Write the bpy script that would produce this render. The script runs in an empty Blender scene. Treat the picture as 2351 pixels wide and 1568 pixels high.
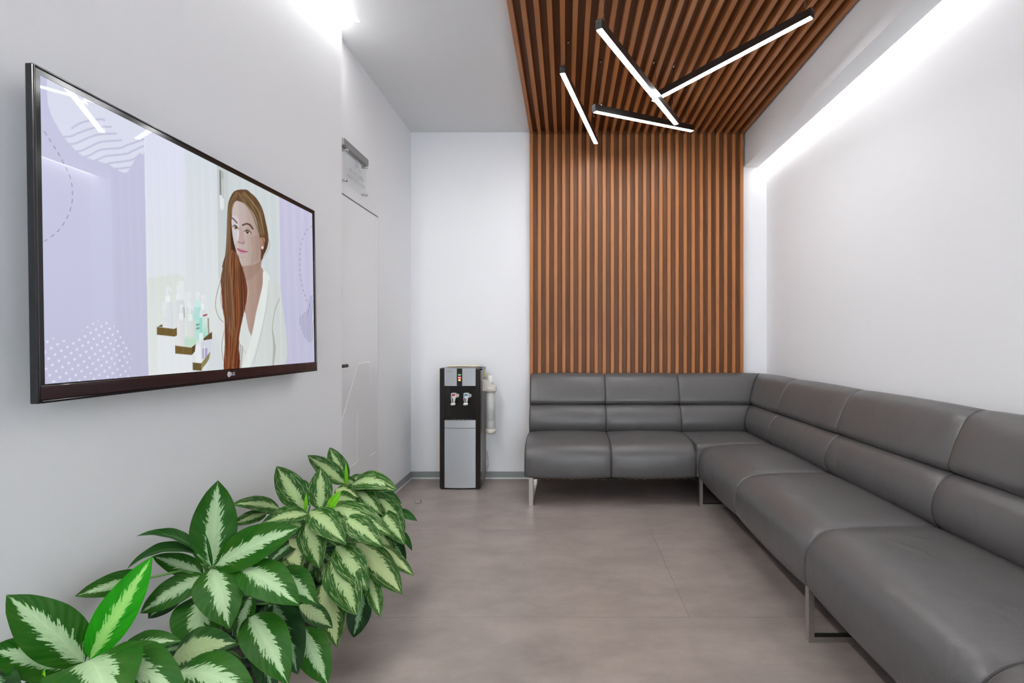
import bpy, bmesh, math, random
import numpy as np
from mathutils import Vector, Matrix

random.seed(7)
scene = bpy.context.scene
COL = scene.collection

# ------------------------------------------------------------------ camera
F, CX, CY, H = 1163.0, 1299.5, 784.0, 1.198        # focal length / vanishing point in photo pixels, eye height
cam_d = bpy.data.cameras.new('camera')
cam_d.sensor_width = 36.0
cam_d.lens = 36.0 * F / 2351.0
cam_d.shift_x = -(CX - 1175.5) / 2351.0
cam_d.shift_y = 0.0
cam_d.clip_start = 0.05
cam = bpy.data.objects.new('camera', cam_d)
COL.objects.link(cam)
cam.location = (0, 0, H)
cam.rotation_euler = (math.radians(90), 0, 0)
scene.camera = cam

# ------------------------------------------------------------------ world, exposure
world = bpy.data.worlds.new('world')
scene.world = world
world.use_nodes = True
wbg = world.node_tree.nodes['Background']
wbg.inputs['Color'].default_value = (0.88, 0.93, 1.0, 1)
wbg.inputs['Strength'].default_value = 4.8
scene.view_settings.view_transform = 'Standard'
scene.view_settings.look = 'None'
scene.view_settings.gamma = 1.0
scene.view_settings.use_curve_mapping = False
scene.view_settings.exposure = 1.02
E_PEND, E_RIGHT, E_LEFT = 26.0, 3.3, 28.0     # lamp strengths

# ------------------------------------------------------------------ room dimensions (metres)
DB = 4.43            # back wall
XL = -1.357          # door wall (left, far part)
XN = -1.2405         # near left wall carrying the television
YN = 2.803           # where the near left wall ends
XR = 1.754           # right wall
ZC = 3.027           # plaster ceiling
YR = -2.6            # wall behind the camera
ZT = 3.25            # top of shell


def P(x, y, D):
    """photo pixel + distance from the camera plane -> point"""
    return Vector(((x - CX) * D / F, D, H + (CY - y) * D / F))


# ------------------------------------------------------------------ helpers
def link(o, parent=None):
    COL.objects.link(o)
    if parent:
        o.parent = parent
    return o


def mesh_obj(name, verts, faces, mat=None, parent=None, smooth=False):
    me = bpy.data.meshes.new(name)
    me.from_pydata([tuple(v) for v in verts], [], faces)
    me.update()
    if smooth:
        me.polygons.foreach_set('use_smooth', [True] * len(me.polygons))
    o = bpy.data.objects.new(name, me)
    if mat:
        me.materials.append(mat)
    return link(o, parent)


def bm_obj(name, bm, mat=None, parent=None, smooth=False):
    me = bpy.data.meshes.new(name)
    bm.normal_update()
    bm.to_mesh(me)
    bm.free()
    if smooth:
        me.polygons.foreach_set('use_smooth', [True] * len(me.polygons))
    o = bpy.data.objects.new(name, me)
    if mat:
        me.materials.append(mat)
    return link(o, parent)


def add_box(bm, x0, x1, y0, y1, z0, z1, bev=0.0, seg=2):
    vs = [bm.verts.new(p) for p in ((x0, y0, z0), (x1, y0, z0), (x1, y1, z0), (x0, y1, z0),
                                    (x0, y0, z1), (x1, y0, z1), (x1, y1, z1), (x0, y1, z1))]
    fs = [bm.faces.new([vs[i] for i in f]) for f in
          ((3, 2, 1, 0), (4, 5, 6, 7), (0, 1, 5, 4), (1, 2, 6, 5), (2, 3, 7, 6), (3, 0, 4, 7))]
    if bev:
        es = list({e for f in fs for e in f.edges})
        bmesh.ops.bevel(bm, geom=es, offset=bev, segments=seg, profile=0.5, affect='EDGES')


def box(name, x0, x1, y0, y1, z0, z1, mat, parent=None, bev=0.0, seg=2):
    bm = bmesh.new()
    add_box(bm, x0, x1, y0, y1, z0, z1, bev, seg)
    return bm_obj(name, bm, mat, parent)


def boxes(name, lst, mat, parent=None, bev=0.0):
    bm = bmesh.new()
    for b in lst:
        add_box(bm, *b, bev=bev)
    return bm_obj(name, bm, mat, parent)


def add_tube(bm, pts, r, n=8, cap=True):
    pts = [Vector(p) for p in pts]
    rs = r if isinstance(r, (list, tuple)) else [r] * len(pts)
    rings = []
    up = Vector((0, 0, 1))
    for i, p in enumerate(pts):
        d = (pts[min(i + 1, len(pts) - 1)] - pts[max(i - 1, 0)]).normalized()
        a = d.cross(up)
        if a.length < 1e-3:
            a = d.cross(Vector((1, 0, 0)))
        a.normalize()
        b = d.cross(a).normalized()
        rings.append([bm.verts.new(p + (a * math.cos(t) + b * math.sin(t)) * rs[i])
                      for t in [2 * math.pi * k / n for k in range(n)]])
    for r0, r1 in zip(rings, rings[1:]):
        for k in range(n):
            f = bm.faces.new((r0[k], r0[(k + 1) % n], r1[(k + 1) % n], r1[k]))
            f.smooth = True
    if cap:
        bm.faces.new(rings[0][::-1])
        bm.faces.new(rings[-1])


def tube(name, pts, r, mat, parent=None, n=8):
    bm = bmesh.new()
    add_tube(bm, pts, r, n)
    bmesh.ops.recalc_face_normals(bm, faces=bm.faces)
    return bm_obj(name, bm, mat, parent)


def lathe(name, prof, mat, parent=None, n=24, loc=(0, 0, 0)):
    """prof: list of (radius, z)"""
    bm = bmesh.new()
    rings = [[bm.verts.new((r * math.cos(2 * math.pi * k / n) + loc[0], r * math.sin(2 * math.pi * k / n) + loc[1], z + loc[2]))
              for k in range(n)] for r, z in prof]
    for a, b in zip(rings, rings[1:]):
        for k in range(n):
            f = bm.faces.new((a[k], a[(k + 1) % n], b[(k + 1) % n], b[k]))
            f.smooth = True
    bm.faces.new(rings[0][::-1])
    bm.faces.new(rings[-1])
    bmesh.ops.recalc_face_normals(bm, faces=bm.faces)
    return bm_obj(name, bm, mat, parent)


def prism(name, pts2, t, frame, mat, parent=None, bev=0.0):
    """flat outline pts2 [(a,b)] thickened by t; frame(a,b,c)->point"""
    n = len(pts2)
    v = [frame(a, b, 0) for a, b in pts2] + [frame(a, b, t) for a, b in pts2]
    bm = bmesh.new()
    vs = [bm.verts.new(p) for p in v]
    bm.faces.new(vs[:n])
    bm.faces.new(vs[n:][::-1])
    for i in range(n):
        j = (i + 1) % n
        bm.faces.new((vs[i], vs[j], vs[n + j], vs[n + i]))
    bmesh.ops.recalc_face_normals(bm, faces=bm.faces)
    if bev:
        bmesh.ops.bevel(bm, geom=list(bm.edges), offset=bev, segments=2, profile=0.5, affect='EDGES')
    return bm_obj(name, bm, mat, parent)


def thing(name, label, cat, loc=(0, 0, 0), group=None):
    o = bpy.data.objects.new(name, None)
    o.empty_display_size = 0.1
    COL.objects.link(o)
    o.location = loc
    return tag(o, label, cat, group)


def tag(o, label, cat, group=None):
    o['label'] = label
    o['category'] = cat
    if group:
        o['group'] = group
    return o


def struct(o, label=None):
    o['kind'] = 'structure'
    if label:
        o['label'] = label
    return o


def lower(parent, *objs):
    """parts are modelled in room coordinates: keep them there under an Empty placed at the base"""
    for o in objs:
        o.parent = parent
        o.matrix_parent_inverse = Matrix.Translation(-parent.location)


# ------------------------------------------------------------------ materials
def srgb(r, g, b):
    def f(c):
        c /= 255.0
        return c / 12.92 if c <= 0.04045 else ((c + 0.055) / 1.055) ** 2.4
    return (f(r), f(g), f(b), 1.0)


def mat(name, col, rough=0.5, metal=0.0, spec=0.5, emit=None, es=0.0, trans=0.0, coat=0.0):
    m = bpy.data.materials.new(name)
    m.use_nodes = True
    b = m.node_tree.nodes['Principled BSDF']
    b.inputs['Base Color'].default_value = (*col[:3], 1)
    b.inputs['Roughness'].default_value = rough
    b.inputs['Metallic'].default_value = metal
    b.inputs['Specular IOR Level'].default_value = spec
    b.inputs['Transmission Weight'].default_value = trans
    b.inputs['Coat Weight'].default_value = coat
    if emit:
        b.inputs['Emission Color'].default_value = (*emit[:3], 1)
        b.inputs['Emission Strength'].default_value = es
    return m


def nodes(m):
    return m.node_tree.nodes, m.node_tree.links, m.node_tree.nodes['Principled BSDF']


def nn(m, typ, **kw):
    n = m.node_tree.nodes.new(typ)
    for k, v in kw.items():
        setattr(n, k, v)
    return n


def bump(m, scale, dist, strength=0.3, detail=6, coord='Object', stretch=None):
    N, L, B = nodes(m)
    tc = nn(m, 'ShaderNodeTexCoord')
    no = nn(m, 'ShaderNodeTexNoise')
    no.inputs['Scale'].default_value = scale
    no.inputs['Detail'].default_value = detail
    src = tc.outputs[coord]
    if stretch:
        mp = nn(m, 'ShaderNodeMapping')
        mp.inputs['Scale'].default_value = stretch
        L.new(src, mp.inputs['Vector'])
        src = mp.outputs['Vector']
    L.new(src, no.inputs['Vector'])
    bu = nn(m, 'ShaderNodeBump')
    bu.inputs['Strength'].default_value = strength
    bu.inputs['Distance'].default_value = dist
    L.new(no.outputs['Fac'], bu.inputs['Height'])
    L.new(bu.outputs['Normal'], B.inputs['Normal'])
    return m


def mottled(m, ca, cb, scale, detail=8, rough=0.6, stretch=(1, 1, 1), lo=0.3, hi=0.7, coord='Object'):
    N, L, B = nodes(m)
    tc = nn(m, 'ShaderNodeTexCoord')
    mp = nn(m, 'ShaderNodeMapping')
    mp.inputs['Scale'].default_value = stretch
    no = nn(m, 'ShaderNodeTexNoise')
    no.inputs['Scale'].default_value = scale
    no.inputs['Detail'].default_value = detail
    no.inputs['Roughness'].default_value = rough
    cr = nn(m, 'ShaderNodeValToRGB')
    cr.color_ramp.elements[0].position = lo
    cr.color_ramp.elements[1].position = hi
    cr.color_ramp.elements[0].color = ca
    cr.color_ramp.elements[1].color = cb
    L.new(tc.outputs[coord], mp.inputs['Vector'])
    L.new(mp.outputs['Vector'], no.inputs['Vector'])
    L.new(no.outputs['Fac'], cr.inputs['Fac'])
    L.new(cr.outputs['Color'], B.inputs['Base Color'])
    return m


M = {}
M['wall'] = bump(mat('painted_wall', (0.815, 0.82, 0.84), 0.6, spec=0.3), 220, 0.0006, 0.25, 3)
M['ceil'] = bump(mat('painted_ceiling', (0.775, 0.78, 0.795), 0.7, spec=0.2), 220, 0.0006, 0.2, 3)
M['door'] = mat('lacquered_door', (0.80, 0.80, 0.81), 0.16, spec=0.5)
M['line'] = mat('reflection_and_frame_white', (0.93, 0.93, 0.94), 0.3)
M['gap'] = mat('shadow_gap', (0.03, 0.03, 0.03), 0.8)
M['base'] = bump(mat('skirting_grey', srgb(138, 143, 142), 0.5), 300, 0.0004, 0.2, 3)
M['base_lip'] = mat('skirting_lip', srgb(214, 216, 214), 0.45)
M['floor'] = mottled(mat('vinyl_floor', (0.3, 0.27, 0.26), 0.36, spec=0.4),
                     srgb(126, 116, 111), srgb(155, 144, 138), 2.6, 10, 0.68, (1, 1.7, 1), 0.30, 0.70)
M['floor_joint'] = mat('floor_joint', (0.06, 0.05, 0.05), 0.8)


def wood(name, ca, cb, rough=0.42):
    m = mottled(mat(name, ca, rough, spec=0.35), ca, cb, 26, 5, 0.6, (1, 1, 0.045), 0.28, 0.75)
    N, L, B = nodes(m)
    return m


M['slat'] = wood('walnut_slat', srgb(148, 92, 52), srgb(182, 120, 70))
M['slat_back'] = wood('walnut_backing_shaded', srgb(102, 65, 40), srgb(130, 86, 54), 0.5)  # same walnut, darkened to put the shade between slats into the colour


def leather():
    m = mat('grey_leather', srgb(84, 82, 82), 0.36, spec=0.5)
    N, L, B = nodes(m)
    tc = nn(m, 'ShaderNodeTexCoord')
    fine = nn(m, 'ShaderNodeTexVoronoi')
    fine.inputs['Scale'].default_value = 420
    big = nn(m, 'ShaderNodeTexNoise')
    big.inputs['Scale'].default_value = 5.0
    big.inputs['Detail'].default_value = 3
    big.inputs['Distortion'].default_value = 1.2
    b1 = nn(m, 'ShaderNodeBump')
    b1.inputs['Strength'].default_value = 0.25
    b1.inputs['Distance'].default_value = 0.0006
    b2 = nn(m, 'ShaderNodeBump')
    b2.inputs['Strength'].default_value = 0.35
    b2.inputs['Distance'].default_value = 0.012
    for n in (fine, big):
        L.new(tc.outputs['Object'], n.inputs['Vector'])
    L.new(fine.outputs['Distance'], b1.inputs['Height'])
    L.new(big.outputs['Fac'], b2.inputs['Height'])
    L.new(b1.outputs['Normal'], b2.inputs['Normal'])
    L.new(b2.outputs['Normal'], B.inputs['Normal'])
    return m


M['leather'] = leather()
M['seam'] = mat('seam_piping', srgb(58, 56, 56), 0.5)
M['steel'] = bump(mat('brushed_steel', (0.55, 0.53, 0.50), 0.32, metal=1.0), 300, 0.0003, 0.15, 2, stretch=(1, 1, 8))
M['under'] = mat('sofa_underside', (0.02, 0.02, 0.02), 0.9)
M['black'] = mat('black_plastic', (0.012, 0.011, 0.011), 0.28)
M['blackmatte'] = mat('black_matte', (0.02, 0.02, 0.02), 0.6)
M['led'] = mat('pendant_diffuser', (0.9, 0.9, 0.9), 0.5, emit=(0.97, 0.985, 1.0), es=E_PEND)
M['led_r'] = mat('cove_diffuser_warm', (0.9, 0.9, 0.9), 0.5, emit=(1.0, 0.975, 0.94), es=E_RIGHT)
M['led_l'] = mat('cove_diffuser_cool', (0.9, 0.9, 0.9), 0.5, emit=(1.0, 0.985, 0.96), es=E_LEFT)
M['wire'] = mat('suspension_wire', (0.10, 0.09, 0.09), 0.35, metal=1.0)


def thin_glass(name, tint=(0.95, 0.97, 0.97), fac=0.12, rough=0.03):
    m = bpy.data.materials.new(name)
    m.use_nodes = True
    nt = m.node_tree
    nt.nodes.remove(nt.nodes['Principled BSDF'])
    out = nt.nodes['Material Output']
    tr = nt.nodes.new('ShaderNodeBsdfTransparent')
    tr.inputs['Color'].default_value = (*tint, 1)
    gl = nt.nodes.new('ShaderNodeBsdfGlossy')
    gl.inputs['Roughness'].default_value = rough
    mx = nt.nodes.new('ShaderNodeMixShader')
    mx.inputs['Fac'].default_value = fac
    nt.links.new(tr.outputs[0], mx.inputs[1])
    nt.links.new(gl.outputs[0], mx.inputs[2])
    nt.links.new(mx.outputs[0], out.inputs['Surface'])
    return m


M['glass'] = thin_glass('added_window_glass', fac=0.06)
M['acrylic'] = thin_glass('clear_acrylic', (0.985, 0.99, 0.99), 0.05)
M['alu'] = mat('grey_aluminium', (0.30, 0.29, 0.285), 0.4, metal=0.6)
M['chrome'] = mat('satin_chrome', (0.62, 0.62, 0.60), 0.22, metal=1.0)
M['etch'] = mat('etched_lettering', (0.46, 0.47, 0.48), 0.6)

# ------------------------------------------------------------------ room shell
T = 0.12
# floor: dark joint bed + vinyl sheets
floor = struct(box('floor', XL - T, XR + T, YR - T, DB + T, -0.06, -0.0022, M['floor_joint']))
rows = [(-2.6, -1.90, 0.3), (-1.90, -0.88, -0.35), (-0.88, 0.14, 0.536), (0.14, 1.18, 0.30), (1.18, 2.201, 1.12),
        (2.201, 3.225, 0.536), (3.225, 4.43, 1.16)]
for y0, y1, xs in rows:
    cuts = sorted({XL, XR, xs} | ({xs - 2.4} if xs - 2.4 > XL + 0.05 else set()) | ({xs + 2.4} if xs + 2.4 < XR - 0.05 else set()))
    for a, b in zip(cuts, cuts[1:]):
        g = 0.0008
        box('floor_tile', a + g, b - g, y0 + g, y1 - g, -0.0022, 0.0, M['floor'], floor)

struct(box('wall_back', XL - T, XR + T, DB, DB + T, 0, ZT, M['wall']))
struct(box('wall_right', XR, XR + T, YR, DB, 0, ZT, M['wall']))
struct(box('wall_left', XL - T, XN, YR, YN, 0, ZC, M['wall']), 'white painted wall projection carrying the television')
# door wall with an opening for the flush door
DY0, DY1, DZ = 2.86, 3.662, 2.10
struct(boxes('wall_left_far', [(XL - T, XL, YN, DY0, 0, ZT), (XL - T, XL, DY1, DB, 0, ZT), (XL - T, XL, DY0, DY1, DZ, ZT)],
             M['wall']), 'recessed white wall with the flush door')
# wall behind the camera with an added, unseen window to bring in daylight
wy0, wy1 = YR - T, YR
WX0, WX1, WZ0, WZ1 = 0.15, 1.65, 0.1, 2.6
struct(boxes('wall_rear', [(XL - T, WX0, wy0, wy1, 0, ZT), (WX1, XR + T, wy0, wy1, 0, ZT), (WX0, WX1, wy0, wy1, 0, WZ0),
                           (WX0, WX1, wy0, wy1, WZ1, ZT)], M['wall']))
win = struct(boxes('window_added', [(WX0, WX0 + 0.05, wy0 + 0.03, wy1, WZ0, WZ1), (WX1 - 0.05, WX1, wy0 + 0.03, wy1, WZ0, WZ1),
                                (WX0 + 0.05, WX1 - 0.05, wy0 + 0.03, wy1, WZ0, WZ0 + 0.05), (WX0 + 0.05, WX1 - 0.05, wy0 + 0.03, wy1, WZ1 - 0.05, WZ1),
                                (0.875, 0.925, wy0 + 0.03, wy1, WZ0 + 0.05, WZ1 - 0.05)], M['line']))
box('pane', WX0 + 0.05, 0.875, wy0 + 0.06, wy0 + 0.066, WZ0 + 0.05, WZ1 - 0.05, M['glass'], win)
box('pane', 0.925, WX1 - 0.05, wy0 + 0.06, wy0 + 0.066, WZ0 + 0.05, WZ1 - 0.05, M['glass'], win)

# ceiling: plaster field with a light slot along the near left wall, higher zone above the slats
SX0 = -0.3137                                   # left edge of the slats
SLX, SLY = -1.1795, 2.90                        # light slot: right edge and far end
SX1, SZ = 1.552, 2.7207                         # soffit over the sofa: left face, underside
LX = 1.680                                      # light slot in the soffit
struct(boxes('ceiling', [(SLX, SX0 - 0.001, YR, DB, ZC, ZT), (XL, SLX, SLY, DB, ZC, ZT), (XL - T, SLX, YR, SLY, 3.12, ZT),
                         (SX0 - 0.001, XR, YR, DB, 3.06, ZT)], M['ceil']))
struct(boxes('trim_1', [(SX1, LX, YR, DB, SZ, 3.06), (LX, XR, YR, DB, 2.80, 3.06)], M['ceil']), 'dropped white plaster soffit above the long sofa run')

# skirting boards
def skirting(name, x0, x1, y0, y1, lip):
    s = struct(box(name, x0, x1, y0, y1, 0.012, 0.062, M['base']))
    box('skirting_lip', *lip, 0.0, 0.012, M['base_lip'], s)
    return s


skirting('baseboard_back', XL, XR, DB - 0.010, DB, (XL, XR, DB - 0.014, DB))
skirting('baseboard_left', XL, XL + 0.010, DY1 + 0.006, DB - 0.010, (XL, XL + 0.014, DY1 + 0.006, DB - 0.014))
skirting('baseboard_right', XR - 0.010, XR, YR, DB - 0.010, (XR - 0.014, XR, YR, DB - 0.014))
skirting('baseboard_left_near', XN, XN + 0.010, YR, YN, (XN, XN + 0.014, YR, YN))

# flush door
door = struct(box('door_1', XL - 0.045, XL, DY0 + 0.004, DY1 - 0.004, 0.006, DZ - 0.010, M['door'], bev=0.0015),
              'flush white lacquered door with reflections drawn as fine angular lines')
box('door_lining', XL - T, XL - 0.05, DY0, DY1, 0, DZ, M['gap'], door)


def door_pt(x, y):
    D = XL * F / (x - CX)
    return Vector((XL, D, H + (CY - y) * D / F))


def strip_on_door(a, b, w):  # thin white strips standing in for reflections in the glossy door
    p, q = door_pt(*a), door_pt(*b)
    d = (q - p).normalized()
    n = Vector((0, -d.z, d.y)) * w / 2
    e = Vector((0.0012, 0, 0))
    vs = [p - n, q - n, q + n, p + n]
    return mesh_obj('reflection_line', vs + [v + e for v in vs],
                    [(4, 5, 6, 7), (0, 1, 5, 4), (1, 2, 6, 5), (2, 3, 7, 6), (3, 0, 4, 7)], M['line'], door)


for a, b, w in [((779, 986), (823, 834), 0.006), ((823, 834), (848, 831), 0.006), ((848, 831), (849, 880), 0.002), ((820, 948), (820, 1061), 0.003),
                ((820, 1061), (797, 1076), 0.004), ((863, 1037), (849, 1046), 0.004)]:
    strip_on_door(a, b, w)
kz = door_pt(785, 839)
bm = bmesh.new()
add_tube(bm, [(XL - 0.004, 2.925, kz.z), (XL + 0.05, 2.925, kz.z)], 0.011, 16)
add_tube(bm, [(XL - 0.002, 2.925, kz.z), (XL + 0.008, 2.925, kz.z)], 0.024, 20)
add_tube(bm, [(XL + 0.045, 2.915, kz.z), (XL + 0.045, 3.035, kz.z)], 0.010, 16)
bmesh.ops.recalc_face_normals(bm, faces=bm.faces)
bm_obj('door_handle', bm, M['blackmatte'], door)['label'] = 'black lever handle'

# ------------------------------------------------------------------ light slots
cl = thing('cove_light', 'bright linear light slot between soffit and right wall above sofa', 'cove light', (XR - 0.037, 0.9, 2.74))
lower(cl, box('diffuser', LX + 0.002, XR, YR, DB, 2.742, 2.758, M['led_r']), box('housing', LX + 0.002, XR, YR, DB, 2.758, 2.80, M['base_lip']))
cl2 = thing('cove_light', 'bright light slot in the ceiling edge above the television wall', 'cove light', (-1.25, 0.2, 3.05))
lower(cl2, box('diffuser', XL - T, SLX, YR, SLY, 3.060, 3.075, M['led_l']), box('housing', XL - T, SLX, YR, SLY, 3.075, 3.12, M['base_lip']))

# ------------------------------------------------------------------ walnut slats on wall and ceiling
SD = 0.05
FW, SR = 0.028, 1.535
ZS = 2.993
pitch = (SR - SX0 - FW) / 26.0
wp = thing('slat_wall_panel', 'tall walnut slat panel on the back wall behind the sofa', 'wood paneling', (0.61, DB, 0))
cp = thing('slat_ceiling_panel', 'walnut slat panel running across the ceiling under hanging lights', 'wood paneling', (0.61, 1.9, 3.06))
lower(wp, box('backing_board', SX0, SR, DB - 0.008, DB, 0, ZS + SD, M['slat_back']))


def slat_mesh(name, length):
    bm = bmesh.new()
    add_box(bm, 0, FW, 0, SD, 0, length, 0.0012, 1)
    me = bpy.data.meshes.new(name)
    bm.to_mesh(me)
    bm.free()
    me.materials.append(M['slat'])
    return me


w_me = slat_mesh('slat', ZS)
c_me = slat_mesh('slat', 4.9)
for i in range(27):
    o = bpy.data.objects.new('slat', w_me)
    COL.objects.link(o)
    o.location = (SX0 + i * pitch, DB - SD, 0)
    lower(wp, o)
    o = bpy.data.objects.new('slat', c_me)
    COL.objects.link(o)
    # length along +Y, depth upward
    o.rotation_euler = (math.radians(90), 0, math.radians(180))
    o.location = (SX0 + i * pitch + FW, DB - 4.9, ZS)
    lower(cp, o)
o = box('backing_board', 0, SR - SX0, 0, 0.01, 0, 4.9, M['slat_back'])
o.rotation_euler = (math.radians(90), 0, math.radians(180))
o.location = (SR, DB - 4.9, ZS + SD)
lower(cp, o)

# ------------------------------------------------------------------ pendant lights
def pendant(a, b, label, cables):
    """a, b: lower-face end points (pixel x, pixel y, distance)"""
    A, B = P(*a), P(*b)
    d = (B - A).normalized()
    side = d.cross(Vector((0, 0, 1))).normalized()
    up = side.cross(d).normalized()
    w, h = 0.0155, 0.042
    t = thing('pendant_light', label, 'pendant light', tuple((A + B) / 2 + Vector((0, 0, h))), 'linear pendant lights under the slat ceiling')

    def bar(name, p, q, w0, z0, z1, m, bev=0.0):
        bm = bmesh.new()
        c = [p - side * w0 + up * z0, p + side * w0 + up * z0, q + side * w0 + up * z0, q - side * w0 + up * z0,
             p - side * w0 + up * z1, p + side * w0 + up * z1, q + side * w0 + up * z1, q - side * w0 + up * z1]
        vs = [bm.verts.new(v) for v in c]
        for f in ((3, 2, 1, 0), (4, 5, 6, 7), (0, 1, 5, 4), (1, 2, 6, 5), (2, 3, 7, 6), (3, 0, 4, 7)):
            bm.faces.new([vs[i] for i in f])
        bmesh.ops.recalc_face_normals(bm, faces=bm.faces)
        return bm_obj(name, bm, m)
    e = d * 0.004
    lower(t, bar('housing', A + e, B - e, w, 0.0, h, M['black']))
    lower(t, bar('diffuser', A + e * 2, B - e * 2, w - 0.0015, -0.0035, 0.0005, M['led']))
    for p, s in ((A, 1), (B, -1)):
        cap = bar('end_cap', p, p + e * s, w + 0.0005, -0.002, h + 0.001, M['blackmatte'])
        lower(t, cap)
        bm = bmesh.new()
        for k in (-1, 1):
            q = p + side * 0.008 * k + up * (h - 0.008)
            add_tube(bm, [q - e * s * 0.3, q + e * s * 0.5], 0.0022, 8)
        bmesh.ops.recalc_face_normals(bm, faces=bm.faces)
        sc = bm_obj('screws', bm, M['chrome'])
        sc.parent = cap
    for f in cables:
        p = A.lerp(B, f) + up * h
        top = Vector((p.x, p.y, ZS + SD))
        # fix to the backing between two slats
        k = round((p.x - SX0 - FW - (pitch - FW) / 2) / pitch)
        top.x = SX0 + FW + (pitch - FW) / 2 + k * pitch
        lower(t, tube('cable', [p - up * 0.004, top], 0.0013, M['wire'], n=6))
        lower(t, tube('cable_gripper', [p - up * 0.002, p + (top - p).normalized() * 0.022], 0.0042, M['chrome'], n=10))
        lower(t, tube('ceiling_anchor', [top, top + (p - top).normalized() * 0.02], 0.006, M['chrome'], n=10))
    return t


pendant((1290.5, 166.5, 3.07), (1368.5, 330, 4.17), 'steeply angled linear pendant hung nearest the plain white ceiling', (0.03, 0.95))
pendant((1374, 65, 2.37), (1553, 286, 3.42), 'linear pendant hung lowest, crossing below another light bar', (0.06, 0.95))
pendant((1498, 233, 3.36), (1866, 38, 2.50), 'linear pendant passing above another bar and pointing toward the soffit', (0.04, 0.96))
pendant((1364, 256, 3.27), (1590, 301, 4.02), 'tilted linear pendant rising toward the slat wall and soffit corner', (0.07, 0.95))

# ------------------------------------------------------------------ corner sofa
def spline(pts, n=5):
    out = []
    m = len(pts)
    for i in range(m):
        p0, p1, p2, p3 = [np.array(pts[(i + k) % m], float) for k in (-1, 0, 1, 2)]
        for j in range(n):
            t = j / n
            out.append(tuple(0.5 * ((2 * p1) + (-p0 + p2) * t + (2 * p0 - 5 * p1 + 4 * p2 - p3) * t * t + (-p0 + 3 * p1 - 3 * p2 + p3) * t ** 3)))
    return out


def sweep(name, prof, place, s0, s1, parent, mitre0=None, mitre1=None, r=0.016, puff=0.006, matl=None):
    """prof: closed (p,z) loop; place(s,p,z); mitre: function p->s for a diagonal end"""
    n = len(prof)
    pr = np.array(prof)
    nx = np.roll(pr, -1, 0) - np.roll(pr, 1, 0)
    nrm = np.stack([nx[:, 1], -nx[:, 0]], 1)
    nrm /= np.linalg.norm(nrm, axis=1)[:, None] + 1e-9
    c = pr.mean(0)
    if ((pr - c) * nrm).sum() > 0:
        nrm = -nrm                                   # inward
    L = s1 - s0
    st = [(0, r), (0.12 * r, r * 0.52), (0.4 * r, r * 0.22), (r, 0.0)]
    st = [(a, b) for a, b in st]
    for k in range(1, 12):
        f = k / 12
        st.append((r + (L - 2 * r) * f, -puff * math.sin(math.pi * f) ** 0.7))
    st += [(L - a, b) for a, b in [(r, 0.0), (0.4 * r, r * 0.22), (0.12 * r, r * 0.52), (0, r)]]
    verts = []
    for a, ins in st:
        q = pr + nrm * ins
        f = a / L
        for (p, z) in q:
            b0 = mitre0(p) if mitre0 else s0
            b1 = mitre1(p) if mitre1 else s1
            s = b0 + (b1 - b0) * f
            verts.append(place(s, p, z))
    faces = []
    for i in range(len(st) - 1):
        for k in range(n):
            faces.append((i * n + k, i * n + (k + 1) % n, (i + 1) * n + (k + 1) % n, (i + 1) * n + k))
    faces.append(tuple(range(n))[::-1])
    faces.append(tuple((len(st) - 1) * n + k for k in range(n)))
    bm = bmesh.new()
    vs = [bm.verts.new(v) for v in verts]
    for f in faces:
        bm.faces.new([vs[i] for i in f])
    bmesh.ops.recalc_face_normals(bm, faces=bm.faces)
    o = bm_obj(name, bm, matl or M['leather'], None, True)
    if parent is not None:
        if parent.type == 'EMPTY':
            lower(parent, o)
        else:
            o.parent = parent
            o.matrix_parent_inverse = parent.matrix_world.inverted() if False else Matrix.Identity(4)
    return o


seat_prof = spline([(0.240, 0.235), (0.240, 0.40), (0.262, 0.452), (0.33, 0.463), (0.46, 0.462), (0.585, 0.457), (0.672, 0.446), (0.728, 0.418),
                    (0.760, 0.372), (0.770, 0.310), (0.768, 0.250), (0.757, 0.216), (0.722, 0.208), (0.56, 0.208), (0.40, 0.21)], 4)
low_prof = spline([(0.245, 0.440), (0.272, 0.462), (0.292, 0.500), (0.296, 0.545), (0.280, 0.602), (0.250, 0.646), (0.205, 0.670), (0.13, 0.672), (0.085, 0.66),
                   (0.085, 0.56), (0.10, 0.46), (0.18, 0.43)], 4)
up_prof = spline([(0.176, 0.672), (0.210, 0.676), (0.228, 0.696), (0.228, 0.722), (0.206, 0.786), (0.178, 0.850), (0.148, 0.896), (0.112, 0.919), (0.08, 0.925),
                  (0.055, 0.918), (0.045, 0.89), (0.045, 0.78), (0.06, 0.69), (0.10, 0.672)], 4)
seat_prof_r = [(p + 0.033 * max(0.0, (p - 0.24) / 0.53), z) for p, z in seat_prof]
GAP = 0.004
sofa = thing('corner_sofa', 'long grey leather corner sofa with low steel sled legs', 'sofa', (1.2, 3.6, 0))
backrow = lambda s, p, z: (s, DB - p, z)
rightrow = lambda s, p, z: (XR - p, s, z)
bx = [-0.300, 0.328, 0.944]
ry = [3.658, 2.857, 2.024, 1.19, 0.36]


def sub(o, parent):
    o.parent = parent
    o.matrix_parent_inverse = Matrix.Identity(4)
    # parent part itself carries the inverse translation; its local space equals room space
    return o


def inset_prof(prof, d):
    pr = np.array(prof)
    nx = np.roll(pr, -1, 0) - np.roll(pr, 1, 0)
    nrm = np.stack([nx[:, 1], -nx[:, 0]], 1)
    nrm /= np.linalg.norm(nrm, axis=1)[:, None] + 1e-9
    if ((pr - pr.mean(0)) * nrm).sum() > 0:
        nrm = -nrm
    return [tuple(q) for q in pr + nrm * d]


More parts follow.
